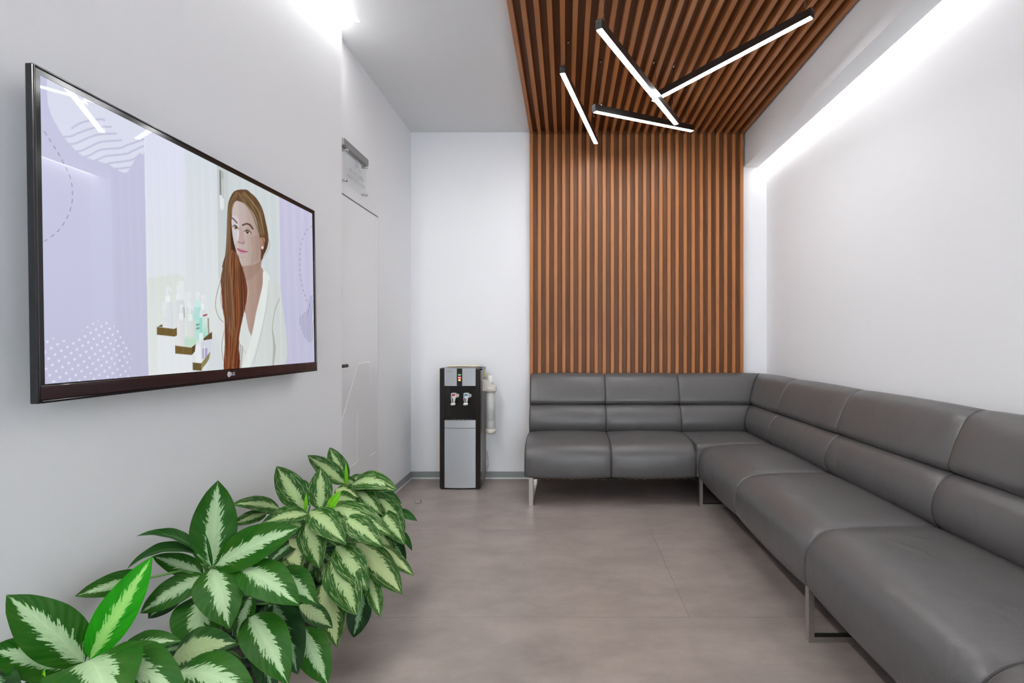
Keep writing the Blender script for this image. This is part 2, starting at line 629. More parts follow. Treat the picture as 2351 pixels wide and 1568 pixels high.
def unit(place, s0, s1, m0=None, m1=None, seat=None):
    g = 0.002
    if seat:
        st = sweep('seat_cushion', seat, place, s0 + g, s1 - g, sofa, r=0.012, puff=0.010)
        sub(sweep('seam', inset_prof(seat, 0.006), place, s0 - g, s0 + g, None, r=0.0005, puff=0, matl=M['seam']), st)
    up = sweep('backrest', up_prof, place, s0 + g, s1 - g, sofa, m0, m1, r=0.009, puff=0.005)
    lo = sweep('lumbar_roll', low_prof, place, s0 + g, s1 - g, None, m0, m1, r=0.009, puff=0.006)
    sub(lo, up)
    for pf in (up_prof, low_prof):
        sub(sweep('seam', inset_prof(pf, 0.0045), place, s0 - g, s0 + g, None, r=0.0005, puff=0, matl=M['seam']), up)
    return up


unit(backrow, bx[0], bx[1], seat=seat_prof)
unit(backrow, bx[1], bx[2], seat=seat_prof)
for a, b in zip(ry[1:], ry):
    unit(rightrow, a, b, seat=seat_prof_r)
# corner: two mitred backrests over one square seat
unit(backrow, bx[2], XR - 0.2, None, lambda p: XR - p - 0.002)
cb_ = unit(rightrow, ry[0], DB - 0.2, None, lambda p: DB - p - 0.002)
corner_prof = spline([(0.24, 0.23), (0.24, 0.40), (0.258, 0.450), (0.32, 0.460), (0.5, 0.462), (0.68, 0.460), (0.762, 0.450), (0.770, 0.40),
                      (0.770, 0.25), (0.74, 0.212), (0.5, 0.21)], 4)
cs_ = sweep('seat_cushion', corner_prof, backrow, bx[2] + 0.002, XR - 0.24, sofa, r=0.012, puff=0.006)
sub(sweep('seam', inset_prof(seat_prof, 0.006), backrow, bx[2] - 0.002, bx[2] + 0.002, None, r=0.0005, puff=0, matl=M['seam']), cs_)
sub(sweep('seam', inset_prof(seat_prof_r, 0.006), rightrow, ry[0] - 0.002, ry[0] + 0.002, None, r=0.0005, puff=0, matl=M['seam']), cs_)

# steel sled legs
def sled(pts, axis):
    bm = bmesh.new()
    (a0, a1), z1, c = pts
    t, w = 0.022, 0.030
    for lo_, hi_, zz0, zz1 in ((a0, a0 + t, 0, z1), (a1 - t, a1, 0, z1), (a0 + t, a1 - t, 0, t), (a0 + t, a1 - t, z1 - t, z1)):
        if axis == 'x':
            add_box(bm, lo_, hi_, c - w / 2, c + w / 2, zz0, zz1)
        else:
            add_box(bm, c - w / 2, c + w / 2, lo_, hi_, zz0, zz1)
    lower(sofa, bm_obj('leg', bm, M['steel']))


sled(((3.702, 4.26), 0.222, -0.256), 'y')
for yy in (3.676, 2.030, 1.20, 0.40):
    sled(((0.966, 1.55), 0.222, yy), 'x')
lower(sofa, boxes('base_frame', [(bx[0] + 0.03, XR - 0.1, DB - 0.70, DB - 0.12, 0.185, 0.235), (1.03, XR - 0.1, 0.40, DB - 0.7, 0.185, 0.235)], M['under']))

# ------------------------------------------------------------------ television
XT = -1.154
TY0, TY1, TZ0, TZ1 = 1.114, 2.3236, 1.1027, 1.7830          # picture area
tv = thing('television', 'large wall-mounted flat television showing a woman in white', 'television', (XN, 1.72, 1.43))
M['tv_frame'] = mat('tv_gloss_frame', (0.008, 0.008, 0.010), 0.12)
M['tv_bar'] = mat('tv_brown_bezel', srgb(46, 26, 30), 0.22, coat=0.3)
M['tv_back'] = mat('tv_back_shell', (0.03, 0.03, 0.034), 0.45)
M['mark'] = mat('logo_white', (0.72, 0.72, 0.74), 0.4)
bz = 0.018
bb = 0.042
fy0, fy1, fz0, fz1 = TY0 - bz, TY1 + bz, TZ0 - bb, TZ1 + bz
parts = []
# frame: four bars around the glass
parts.append(boxes('frame', [(XT - 0.016, XT + 0.002, fy0, TY0 - 0.011, fz0, fz1), (XT - 0.016, XT + 0.002, TY1 + 0.011, fy1, fz0, fz1),
                             (XT - 0.016, XT + 0.002, TY0 - 0.011, TY1 + 0.011, TZ1 + 0.012, fz1), (XT - 0.016, XT + 0.003, TY0 - 0.011, TY1 + 0.011, fz0, fz0 + 0.007)],
                   M['tv_frame'], bev=0.0025))
bezel = boxes('bottom_bezel', [(XT - 0.014, XT + 0.002, TY0 - 0.011, TY1 + 0.011, fz0 + 0.0075, TZ0 - 0.003)], M['tv_bar'], bev=0.0015)
parts.append(bezel)
parts.append(boxes('inner_border', [(XT - 0.012, XT - 0.0005, TY0 - 0.011, TY0, TZ0 - 0.003, TZ1 + 0.012), (XT - 0.012, XT - 0.0005, TY1, TY1 + 0.011, TZ0 - 0.003, TZ1 + 0.012),
                                    (XT - 0.012, XT - 0.0005, TY0, TY1, TZ1, TZ1 + 0.012), (XT - 0.012, XT - 0.0005, TY0, TY1, TZ0 - 0.003, TZ0)], M['tv_frame']))
parts.append(box('back_shell', XT - 0.025, XT - 0.012, fy0 + 0.013, fy1 - 0.013, fz0 + 0.006, fz1 - 0.004, M['tv_back'], bev=0.004))
parts.append(boxes('wall_mount', [(XN, XT - 0.020, 1.45, 1.50, 1.25, 1.65), (XN, XT - 0.020, 1.94, 1.99, 1.25, 1.65), (XN, XN + 0.012, 1.42, 2.02, 1.38, 1.52)], M['blackmatte']))


def text_mesh(name, body, size, mtx, m, extrude=0.0006, shear=0.0):
    cu = bpy.data.curves.new(name, 'FONT')
    cu.body = body
    cu.size = size
    cu.align_x = 'CENTER'
    cu.align_y = 'CENTER'
    cu.extrude = extrude
    cu.shear = shear
    cu.resolution_u = 3
    tmp = bpy.data.objects.new(name + '_tmp', cu)
    COL.objects.link(tmp)
    dg = bpy.context.evaluated_depsgraph_get()
    me = bpy.data.meshes.new_from_object(tmp.evaluated_get(dg))
    bpy.data.objects.remove(tmp)
    bpy.data.curves.remove(cu)
    me.transform(mtx)
    me.materials.clear()
    me.materials.append(m)
    o = bpy.data.objects.new(name, me)
    return link(o)


# facing +X: text x -> +Y, text y -> +Z
def face_px(x, y, z):
    return Matrix(((0, 0, 1, x), (1, 0, 0, y), (0, 1, 0, z), (0, 0, 0, 1)))


lgY = 1163 * 1.154 / (CX - 528)
lgz = (fz0 + 0.0075 + TZ0 - 0.003) / 2 + 0.001
lg = text_mesh('maker_logo', 'LG', 0.0165, face_px(XT + 0.0024, lgY + 0.004, lgz), M['mark'])
sub(lg, bezel)
bm = bmesh.new()
cyy = lgY - 0.0165
ring = [bm.verts.new((XT + 0.0026, cyy + 0.0095 * math.cos(2 * math.pi * k / 24), lgz + 0.0095 * math.sin(2 * math.pi * k / 24))) for k in range(24)]
bm.faces.new(ring)
badge = bm_obj('logo_badge', bm, M['mark'])
sub(badge, bezel)
boxes_l = [(XT + 0.0027, XT + 0.0030, cyy - 0.0005, cyy + 0.0008, lgz - 0.0035, lgz + 0.0045), (XT + 0.0027, XT + 0.0030, cyy - 0.0005, cyy + 0.0035, lgz - 0.0035, lgz - 0.0022),
           (XT + 0.0027, XT + 0.0030, cyy - 0.0045, cyy - 0.0030, lgz + 0.002, lgz + 0.0035), (XT + 0.0027, XT + 0.0030, cyy + 0.003, cyy + 0.008, lgz - 0.0006, lgz + 0.0006)]
sub(boxes('logo_glyph', boxes_l, M['alu']), bezel)

# --- the picture on the screen, drawn as colours on a fine grid
NC, NR = 760, 430
ys = np.linspace(TY0, TY1, NC)
zs = np.linspace(TZ0, TZ1, NR)
SS = 2
dy_, dz_ = (TY1 - TY0) / (NC - 1), (TZ1 - TZ0) / (NR - 1)
offs = (np.arange(SS) + 0.5) / SS - 0.5
YY = (ys[:, None] + offs[None, :] * dy_).ravel()
ZZ = (zs[:, None] + offs[None, :] * dz_).ravel()
GY, GZ = np.meshgrid(YY, ZZ)
PXx = CX - F * 1.154 / GY                          # photo pixel under each sample of the picture
PXy = CY - F * (GZ - H) / GY
img = np.zeros(PXx.shape + (3,), np.float32)


def lin(c):
    return np.array(srgb(*c)[:3], np.float32)


def inside(pts):
    pts = np.array(pts, float)
    x0, y0 = pts.min(0)
    x1, y1 = pts.max(0)
    box_ = (PXx >= x0) & (PXx <= x1) & (PXy >= y0) & (PXy <= y1)
    idx = np.nonzero(box_)
    x, y = PXx[idx], PXy[idx]
    c = np.zeros(len(x), bool)
    j = len(pts) - 1
    for i in range(len(pts)):
        xi, yi = pts[i]
        xj, yj = pts[j]
        if yi != yj:
            c ^= ((yi > y) != (yj > y)) & (x < (xj - xi) * (y - yi) / (yj - yi) + xi)
        j = i
    return idx[0][c], idx[1][c]


def smooth_poly(pts, n=4):
    return spline(pts, n)


def fill(pts, col, a=1.0, sm=True, grad=None):
    """grad = (axis, v0, v1, colour1): blend from col to colour1 along pixel x (0) or y (1)"""
    k = inside(smooth_poly(pts) if sm else pts)
    c = lin(col)[None, :]
    if grad:
        ax, v0, v1, c1 = grad
        t = np.clip(((PXx if ax == 0 else PXy)[k] - v0) / (v1 - v0), 0, 1)[:, None]
        c = c * (1 - t) + lin(c1)[None, :] * t
    img[k] = img[k] * (1 - a) + c * a


def stroke(pts, w, col, a=1.0, dash=None, sm=True):
    pts = [np.array(p, float) for p in pts]
    if sm and len(pts) > 2:
        out = []
        for i in range(len(pts) - 1):
            p0, p1, p2, p3 = pts[max(i - 1, 0)], pts[i], pts[i + 1], pts[min(i + 2, len(pts) - 1)]
            for j in range(8):
                t = j / 8
                out.append(0.5 * ((2 * p1) + (-p0 + p2) * t + (2 * p0 - 5 * p1 + 4 * p2 - p3) * t * t + (-p0 + 3 * p1 - 3 * p2 + p3) * t ** 3))
        pts = out + [pts[-1]]
    pts = np.array(pts)
    x0, y0 = pts.min(0) - w
    x1, y1 = pts.max(0) + w
    idx = np.nonzero((PXx >= x0) & (PXx <= x1) & (PXy >= y0) & (PXy <= y1))
    x, y = PXx[idx], PXy[idx]
    best = np.full(len(x), 1e9)
    arc = np.zeros(len(x))
    s = 0.0
    ww = w
    for p, q in zip(pts, pts[1:]):
        d = q - p
        l = math.hypot(*d)
        if l < 1e-6:
            continue
        t = np.clip(((x - p[0]) * d[0] + (y - p[1]) * d[1]) / l ** 2, 0, 1)
        dd = np.hypot(x - p[0] - t * d[0], y - p[1] - t * d[1])
        m = dd < best
        best[m] = dd[m]
        arc[m] = s + t[m] * l
        s += l
    k = best < ww / 2
    if dash:
        k &= (arc % (dash[0] + dash[1])) < dash[0]
    kk = (idx[0][k], idx[1][k])
    img[kk] = img[kk] * (1 - a) + lin(col)[None, :] * a


# backdrop panels
img[:] = lin((203, 203, 231))
t = np.clip((PXy - 250) / 600, 0, 1)[..., None]
img[:] = img * (1 - 0.10 * t)
A3 = lambda L: [(80 + x / 6.533, 160 + y / 6.533) for x, y in L]
fill([(112, 130), (111.4, 187), (111.4, 210), (113.7, 240), (121, 266), (133.6, 290), (149, 316), (166, 336), (181, 351), (199, 362), (222, 369.7),
      (248, 377), (267, 388), (279, 395), (290, 398), (299, 391), (313, 368), (325, 354), (336, 342), (340, 200)], (223, 226, 243))
for L_ in ([(575, 885), (660, 830), (760, 790), (940, 755), (1040, 750), (1065, 765)], [(455, 1015), (560, 1005), (680, 955), (800, 910), (960, 870), (1165, 862)],
           [(520, 1125), (620, 1115), (740, 1065), (870, 1010), (1010, 975), (1240, 965)], [(630, 1235), (720, 1220), (850, 1160), (980, 1100), (1100, 1080), (1320, 1065)],
           [(760, 1315), (850, 1285), (960, 1225), (1060, 1200), (1300, 1180), (1400, 1140), (1490, 1110), (1660, 1050)],
           [(920, 1370), (1020, 1330), (1100, 1300), (1380, 1270), (1500, 1220), (1655, 1150)], [(1090, 1425), (1170, 1405), (1400, 1375), (1520, 1340), (1600, 1270)],
           [(1220, 1495), (1330, 1485), (1450, 1470)]):
    stroke(A3(L_), 4.6, (199, 200, 225))
stroke([(104, 303), (133, 349), (147, 375), (162.6, 409), (167, 447), (162.6, 479), (149, 509), (130, 533.6), (108, 550), (96, 558)], 1.5, (92, 92, 112), 0.9, (10, 9))
stroke([(721.5, 519), (710, 526.7), (702, 541), (696, 558), (693.5, 572), (691.5, 596), (691.2, 620), (693.5, 642), (697.7, 662), (704.7, 687), (713, 702.5), (720, 708)],
       1.1, (100, 102, 125), 0.9, (6, 6))
for top, bot in ([(692, 726), (690, 747)], [(697, 722), (693.5, 759)], [(701, 718), (697, 768)], [(705.5, 714), (699.5, 774)], [(710, 707), (702.5, 778.5)],
                 [(715, 681), (706, 782.5)], [(719, 678), (709.5, 785)], [(721, 690), (713, 786)], [(722, 735), (717, 783)]):
    dx = bot[0] - top[0]
    stroke([top, (top[0] + dx * 0.42 - 1, top[1] * 0.65 + bot[1] * 0.35), (top[0] + dx * 0.75, top[1] * 0.35 + bot[1] * 0.65), bot], 1.7, (150, 156, 182), 0.85)
# dots
reg = inside(smooth_poly([(90, 772), (130, 783), (165, 775), (190, 755), (215, 740), (240, 737), (262, 752), (282, 775), (296, 800), (298, 830), (292, 858), (288, 884), (90, 900)]))
oy, oz = P(105.5, 824.6, F * 1.154 / (CX - 105.5))[1:]
av = np.array(P(129.2, 829.9, F * 1.154 / (CX - 129.2))[1:]) - (oy, oz)
bv = np.array(P(114.3, 839.1, F * 1.154 / (CX - 114.3))[1:]) - (oy, oz)
q = np.linalg.solve(np.stack([av, bv], 1), np.stack([GY[reg] - oy, GZ[reg] - oz]))
fr = q - np.round(q)
dd = av[:, None] * fr[0] + bv[:, None] * fr[1]
k = np.hypot(dd[0], dd[1]) < 0.0030
img[reg[0][k], reg[1][k]] = lin((228, 228, 246))

# photograph panel: pale treatment room
fill([(335, 150), (646, 400), (645, 900), (337, 900)], (226, 229, 247), sm=False, grad=(1, 380, 800, (224, 232, 232)))
fill([(428, 300), (505, 340), (503, 900), (428, 900)], (216, 225, 232), sm=False, grad=(1, 400, 800, (222, 230, 230)))
fill([(503, 340), (529, 360), (529, 900), (502, 900)], (196, 206, 207), sm=False, grad=(1, 400, 700, (206, 215, 214)))
fill([(529, 360), (646, 420), (645, 900), (529, 900)], (206, 216, 219), sm=False)
fill([(337, 640), (410, 629), (427, 642), (427, 900), (337, 900)], (219, 228, 224), sm=False, grad=(1, 640, 860, (226, 232, 230)))
fill([(508, 412), (518, 412), (518, 478), (514, 484), (509, 478)], (228, 232, 234), sm=False)
fill([(508, 390), (513, 393), (513, 450), (508, 448)], (130, 138, 132), sm=False)
stroke([(516, 395), (516, 455)], 1.6, (150, 158, 158), sm=False)
stroke([(335.5, 180), (337.5, 880)], 1.2, (238, 240, 248), sm=False)
C6 = lambda L: [(340 + x / 6.535, 620 + y / 6.535) for x, y in L]


def bottle(x0, x1, ytop, ybot, col, neck, pump=True, col2=None, lvl=None):
    w = x1 - x0
    fill(C6([(x0, ytop + 30), (x0 + w * .12, ytop), (x1 - w * .12, ytop), (x1, ytop + 30), (x1, ybot), (x0, ybot)]), col, sm=False,
         grad=(0, 340 + x0 / 6.535, 340 + x1 / 6.535, tuple(max(0, c - 14) for c in col)))
    if col2:
        fill(C6([(x0, lvl), (x1, lvl), (x1, ybot), (x0, ybot)]), col2, 0.8, sm=False)
    cx_ = (x0 + x1) / 2
    fill(C6([(cx_ - neck, ytop + 5), (cx_ - neck, ytop - 90), (cx_ + neck, ytop - 90), (cx_ + neck, ytop + 5)]), tuple(min(255, c + 8) for c in col), sm=False)
    if pump:
        fill(C6([(cx_ - neck * .4, ytop - 85), (cx_ - neck * .7, ytop - 215), (cx_ + neck, ytop - 225), (cx_ + neck * 2.0, ytop - 160), (cx_ + neck * 1.7, ytop - 150),
                 (cx_ + neck * .5, ytop - 190), (cx_ + neck * .3, ytop - 85)]), (232, 236, 240), sm=False)


fill(C6([(450, 170), (540, 170), (545, 340), (570, 350), (560, 860), (440, 860), (440, 350)]), (230, 234, 236), sm=False)
bottle(350, 540, 450, 880, (226, 231, 234), 34)
bottle(205, 370, 480, 870, (232, 236, 239), 36)
for k in range(14):
    stroke(C6([(215, 612 + k * 17), (292, 616 + k * 17)]), 0.9, (206, 220, 228), 0.9, sm=False)
bottle(668, 800, 560, 1060, (188, 232, 228), 26, True, (176, 228, 222), 640)
bottle(545, 660, 560, 1060, (222, 232, 230), 24)
bottle(770, 860, 600, 1020, (226, 236, 234), 26)
fill(C6([(765, 720), (805, 716), (805, 1000), (765, 1010)]), (150, 222, 200), sm=False)
fill(C6([(815, 640), (885, 660), (880, 1000), (812, 1020)]), (214, 230, 226), sm=False, grad=(1, 740, 772, (160, 222, 205)))
fill(C6([(815, 680), (884, 660), (880, 690), (815, 706)]), (168, 70, 92), sm=False)
fill(C6([(885, 725), (908, 725), (912, 960), (888, 980)]), (150, 150, 138), sm=False)
fill(C6([(115, 858), (200, 820), (205, 860)]), (96, 84, 48), sm=False)
fill(C6([(115, 855), (375, 888), (420, 866), (420, 985), (385, 1006), (115, 978)]), (110, 92, 50), sm=False)
stroke(C6([(115, 855), (375, 886), (420, 866)]), 1.1, (225, 228, 220), sm=False)
fill(C6([(115, 980), (385, 1008), (385, 1280), (640, 1290), (650, 1560), (110, 1560)]), (229, 234, 238), sm=False)
bottle(425, 545, 745, 1150, (229, 232, 234), 28)
bottle(535, 710, 760, 1160, (224, 232, 230), 30, True, (178, 222, 196), 1035)
fill(C6([(535, 1160), (545, 1000), (705, 1000), (720, 1060), (720, 1090), (640, 1170)]), (196, 226, 208), 0.6, sm=False)
stroke(C6([(530, 560), (538, 715)]), 1.5, (130, 140, 140), sm=False)
for yy in (830, 885):
    stroke(C6([(722, yy), (752, yy - 8)]), 4.5, (88, 140, 130), 0.8, sm=False)
fill(C6([(388, 1130), (640, 1165), (700, 1100), (700, 1210), (640, 1282), (388, 1260)]), (112, 94, 52), sm=False)
fill(C6([(640, 1165), (700, 1105), (700, 1212), (640, 1282)]), (84, 70, 38), sm=False)
stroke(C6([(388, 1136), (630, 1164), (715, 1100)]), 1.3, (228, 230, 222), sm=False)
fill(C6([(820, 1030), (950, 930), (950, 1040), (820, 1062)]), (92, 76, 44), sm=False)
fill(C6([(755, 950), (808, 950), (812, 1050), (750, 1060)]), (232, 236, 240), sm=False)
fill(C6([(780, 1080), (945, 1040), (950, 1180), (880, 1320), (780, 1350)]), (212, 216, 228), sm=False)
fill(C6([(800, 1180), (880, 1180), (870, 1320), (800, 1340)]), (158, 152, 196), 0.8, sm=False)
stroke(C6([(832, 1150), (832, 1340)]), 2.0, (230, 230, 240), sm=False)
fill(C6([(700, 1125), (765, 1125), (780, 1200), (782, 1400), (688, 1398), (690, 1200)]), (234, 237, 242), sm=False)
fill(C6([(648, 1392), (780, 1404), (780, 1518), (648, 1508)]), (104, 88, 50), sm=False)
fill(C6([(780, 1404), (950, 1190), (880, 1420), (780, 1518)]), (142, 132, 92), sm=False)

# the woman on the screen
C3 = lambda L: [(330 + x / 3.267, 400 + y / 3.267) for x, y in L]
E7 = lambda L: [(490 + x / 7.84, 420 + y / 7.84) for x, y in L]
ROBE = (222, 229, 228)
# robe, far side first
fill(C3([(900, 722), (940, 770), (1000, 822), (1032, 880), (1034, 1500), (460, 1500), (482, 1390), (508, 1250), (514, 1000), (540, 860), (582, 775), (700, 740)]), ROBE, grad=(0, 480, 645, (206, 214, 212)))
fill(C3([(470, 1500), (485, 1380), (508, 1250), (530, 1200), (560, 1300), (590, 1500)]), (212, 220, 224), 0.8)
# hair behind
HAIR = (92, 66, 46)
hair_all = [(770, 116), (700, 126), (664, 172), (645, 230), (636, 330), (629, 480), (618, 600), (598, 700), (580, 790), (585, 900), (592, 1020), (606, 1110), (606, 1220), (600, 1330),
            (594, 1470), (650, 1490), (704, 1470), (714, 1390), (708, 1280), (724, 1150), (752, 1040), (780, 900), (772, 800), (760, 690), (830, 640), (888, 655), (908, 612), (938, 548),
            (946, 470), (926, 350), (900, 268), (858, 200), (822, 150), (800, 126)]
fill(C3(hair_all), HAIR, grad=(1, 560, 780, (108, 48, 26)))
# neck, chest
fill(C3([(722, 640), (885, 600), (886, 690), (905, 732), (896, 830), (872, 930), (842, 1050), (822, 1150), (803, 1222), (780, 1150), (764, 1050), (758, 1000), (786, 900), (770, 790)]),
     (182, 158, 146), grad=(0, 560, 612, (158, 130, 118)))
fill(C3([(745, 690), (800, 690), (886, 640), (886, 690), (840, 760), (790, 800), (768, 780)]), (150, 122, 110), 0.5)
# face
face = [(440, 330), (385, 390), (352, 470), (347, 600), (352, 760), (362, 900), (380, 1040), (415, 1180), (440, 1280), (470, 1400), (510, 1470), (560, 1500), (640, 1490), (750, 1470),
        (870, 1400), (872, 1200), (860, 1000), (840, 900), (822, 740), (780, 600), (700, 470), (620, 390), (520, 340)]
fill(E7(face), (205, 194, 192), grad=(0, 534, 598, (170, 148, 138)))
fill(E7([(870, 980), (910, 970), (950, 1010), (950, 1100), (920, 1190), (880, 1190), (868, 1080)]), (168, 128, 112))
stroke(E7([(900, 1010), (930, 1040), (915, 1110)]), 2.2, (120, 78, 62), 0.8)
fill(E7([(885, 1160), (915, 1150), (925, 1180), (900, 1195)]), (225, 225, 230))
# shading of the cheek, nose side, forehead
fill(E7([(352, 600), (470, 640), (485, 800), (440, 1000), (400, 1120), (372, 1000), (356, 800)]), (214, 212, 222), 0.55)
fill(E7([(490, 800), (540, 820), (585, 1020), (570, 1090), (520, 1070), (470, 1060), (480, 930)]), (186, 158, 156), 0.75)
fill(E7([(462, 900), (478, 820), (484, 930), (462, 1060), (446, 1030)]), (228, 226, 232), 0.8)
stroke(E7([(465, 1060), (490, 1085), (520, 1085), (555, 1100), (575, 1060)]), 2.2, (130, 84, 82), 0.85)
fill(E7([(700, 1000), (840, 960), (860, 1200), (800, 1400), (700, 1450), (720, 1200)]), (156, 128, 114), 0.35)
# eyes and brows
stroke(E7([(362, 636), (400, 668), (448, 725)]), 3.4, (92, 66, 58), 0.9)
stroke(E7([(552, 765), (620, 742), (680, 760), (735, 830)]), 4.0, (78, 48, 38), 0.95)
fill(E7([(372, 800), (400, 768), (450, 800), (468, 838), (420, 840), (385, 822)]), (214, 206, 206))
fill(E7([(398, 782), (430, 780), (452, 815), (430, 838), (402, 825)]), (74, 44, 36))
stroke(E7([(368, 795), (405, 764), (450, 796), (472, 836)]), 1.9, (56, 38, 34), 0.95)
fill(E7([(580, 880), (630, 858), (680, 885), (700, 915), (650, 922), (605, 905)]), (206, 196, 196))
fill(E7([(612, 862), (650, 866), (664, 900), (640, 920), (612, 900)]), (70, 42, 34))
stroke(E7([(575, 878), (630, 852), (685, 882), (704, 916)]), 2.1, (50, 34, 30), 0.95)
stroke(E7([(600, 835), (640, 822), (690, 846)]), 1.4, (140, 112, 104), 0.6)
fill(E7([(404, 795), (416, 795), (416, 808), (404, 808)]), (240, 238, 238), sm=False)
fill(E7([(632, 872), (643, 872), (643, 884), (632, 884)]), (236, 232, 232), sm=False)
# mouth
fill(E7([(445, 1185), (480, 1180), (520, 1200), (560, 1205), (636, 1242), (560, 1275), (510, 1262), (470, 1225)]), (190, 128, 148))
stroke(E7([(446, 1190), (490, 1225), (550, 1238), (634, 1244)]), 2.0, (146, 60, 96), 0.95)
fill(E7([(490, 1250), (560, 1262), (590, 1262), (540, 1290), (505, 1282)]), (196, 156, 166), 0.8)
stroke(E7([(500, 1330), (560, 1350), (610, 1340)]), 3.0, (176, 154, 148), 0.5)
# hair in front: crown, side sweep and long fall
fill(E7([(440, 330), (372, 420), (340, 520), (330, 640), (345, 760), (360, 900), (385, 1060), (420, 1200), (470, 1420), (520, 1500), (520, 1568), (180, 1568), (240, 1250), (268, 900),
         (276, 560), (310, 370), (360, 240), (430, 160), (520, 150), (600, 130), (700, 180), (800, 270), (900, 430), (960, 640), (990, 860), (1010, 1000), (985, 1100), (950, 1000), (870, 985),
         (845, 900), (825, 740), (785, 610), (700, 480), (620, 395), (530, 350)]), (92, 70, 46), grad=(1, 490, 625, (98, 58, 34)))
fill(E7([(345, 400), (362, 560), (350, 700), (352, 900), (400, 1150), (420, 1300), (440, 1568), (380, 1568), (340, 1100), (300, 700), (310, 500)]), (40, 34, 24), 0.85)
fill(C3([(690, 580), (740, 690), (772, 800), (782, 900), (752, 1040), (726, 1150), (708, 1280), (716, 1400), (700, 1500), (598, 1500), (602, 1330), (606, 1110), (594, 1000), (590, 880),
         (625, 720), (660, 600)]), (104, 58, 34), grad=(1, 620, 850, (112, 40, 20)))
rs = np.random.RandomState(3)
for k in range(46):
    f = rs.rand()
    col = [(150, 104, 62), (60, 34, 20), (132, 66, 34), (84, 40, 22), (172, 122, 76), (44, 26, 18)][k % 6]
    x0_, x1_, x2_, x3_ = 655 + 60 * f, 618 + 130 * f, 604 + 150 * f, 600 + 112 * f
    j = rs.randn(4) * 7
    stroke(C3([(x0_ + j[0], 560 + 60 * f), (x1_ + j[1], 800), (x2_ + j[2], 1080), (x3_ + j[3], 1440 + 40 * rs.rand())]), 0.9 + 1.5 * rs.rand(), col, 0.55)
for k in range(26):
    f = rs.rand()
    col = [(150, 128, 92), (58, 44, 28), (128, 104, 70)][k % 3]
    stroke(E7([(470 + 160 * f, 170 + 40 * rs.rand()), (520 + 260 * f, 300 + 60 * f), (700 + 200 * f, 520 + 60 * rs.rand()), (850 + 110 * f, 900 + 60 * rs.rand())]), 0.8 + rs.rand(), col, 0.5)
    stroke(E7([(450 + 60 * f, 160 + 40 * rs.rand()), (340 + 70 * f, 330), (285 + 60 * f, 620), (270 + 60 * f, 1000), (215 + 120 * f, 1500), (190 + 200 * f, 2000 + 300 * rs.rand()), (250 + 160 * f, 2500 + 500 * rs.rand())]), 0.8 + rs.rand(), [(152, 130, 98), (66, 46, 32), (118, 80, 50)][k % 3], 0.4)
for L_ in ([(620, 640), (590, 760), (545, 920), (540, 1010), (565, 1080), (595, 1112)], [(612, 740), (585, 870), (580, 960), (600, 1040)], [(600, 1180), (580, 1290), (590, 1400)]):
    stroke(C3(L_), 1.3, (120, 96, 66), 0.85)
stroke(E7([(1005, 980), (1040, 1120), (980, 1260), (890, 1380)]), 1.0, (90, 78, 64), 0.7)
fill(E7([(950, 1060), (985, 1080), (960, 1180), (920, 1310), (870, 1400), (880, 1250), (925, 1190)]), (74, 44, 30), 0.9)
# robe lapels over chest and folds
fill(C3([(905, 726), (950, 780), (930, 930), (900, 1080), (860, 1240), (800, 1420), (760, 1500), (735, 1450), (775, 1320), (803, 1225), (830, 1120), (872, 940), (896, 840)]), (226, 233, 231))
stroke(C3([(945, 800), (925, 980), (880, 1200), (820, 1420)]), 1.2, (176, 184, 182), 0.9)
fill(C3([(756, 1040), (768, 1080), (785, 1170), (803, 1228), (770, 1340), (745, 1300), (712, 1250), (730, 1140)]), (216, 224, 222))
stroke(C3([(718, 1270), (745, 1320), (765, 1345)]), 1.1, (180, 188, 186), 0.9)
stroke(C3([(1026, 930), (985, 1030), (965, 1180), (985, 1300), (970, 1430)]), 1.8, (158, 164, 160), 0.85)
fill(C3([(965, 1150), (985, 1290), (972, 1440), (960, 1440), (968, 1300)]), (170, 172, 164), 0.8)
stroke([(645, 455), (644.5, 850)], 1.0, (220, 226, 232), sm=False)

img = img.reshape(NR, SS, NC, SS, 3).mean((1, 3))
me = bpy.data.meshes.new('screen')
vv = np.empty((NR, NC, 3), np.float32)
vv[..., 0] = XT - 0.002
vv[..., 1] = ys[None, :]
vv[..., 2] = zs[:, None]
iv = np.arange(NR * NC).reshape(NR, NC)
ff = np.stack([iv[:-1, :-1], iv[:-1, 1:], iv[1:, 1:], iv[1:, :-1]], -1).reshape(-1, 4)
me.vertices.add(NR * NC)
me.vertices.foreach_set('co', vv.ravel())
me.loops.add(ff.size)
me.loops.foreach_set('vertex_index', ff.ravel().astype(np.int32))
me.polygons.add(len(ff))
me.polygons.foreach_set('loop_start', (np.arange(len(ff)) * 4).astype(np.int32))
me.update(calc_edges=True)
ca = me.color_attributes.new('picture', 'FLOAT_COLOR', 'POINT')
ca.data.foreach_set('color', np.concatenate([img.reshape(-1, 3), np.ones((NR * NC, 1), np.float32)], 1).ravel().astype(np.float32))
sm_ = mat('screen_picture', (0.01, 0.01, 0.012), 0.012, spec=0.5)
N_, L_, B_ = nodes(sm_)
at = nn(sm_, 'ShaderNodeAttribute', attribute_name='picture')
L_.new(at.outputs['Color'], B_.inputs['Emission Color'])
B_.inputs['Emission Strength'].default_value = 0.465
me.materials.append(sm_)
screen = link(bpy.data.objects.new('screen', me))
screen['label'] = 'lit screen showing a long-haired woman in a white robe'
parts.append(screen)
lower(tv, *parts)
for o in parts:            # slight tilt of the panel on its mount
    o.matrix_parent_inverse = Matrix.Rotation(math.radians(-0.9), 4, 'Y') @ Matrix.Rotation(math.radians(0.3), 4, 'Z') @ Matrix.Translation(-tv.location)

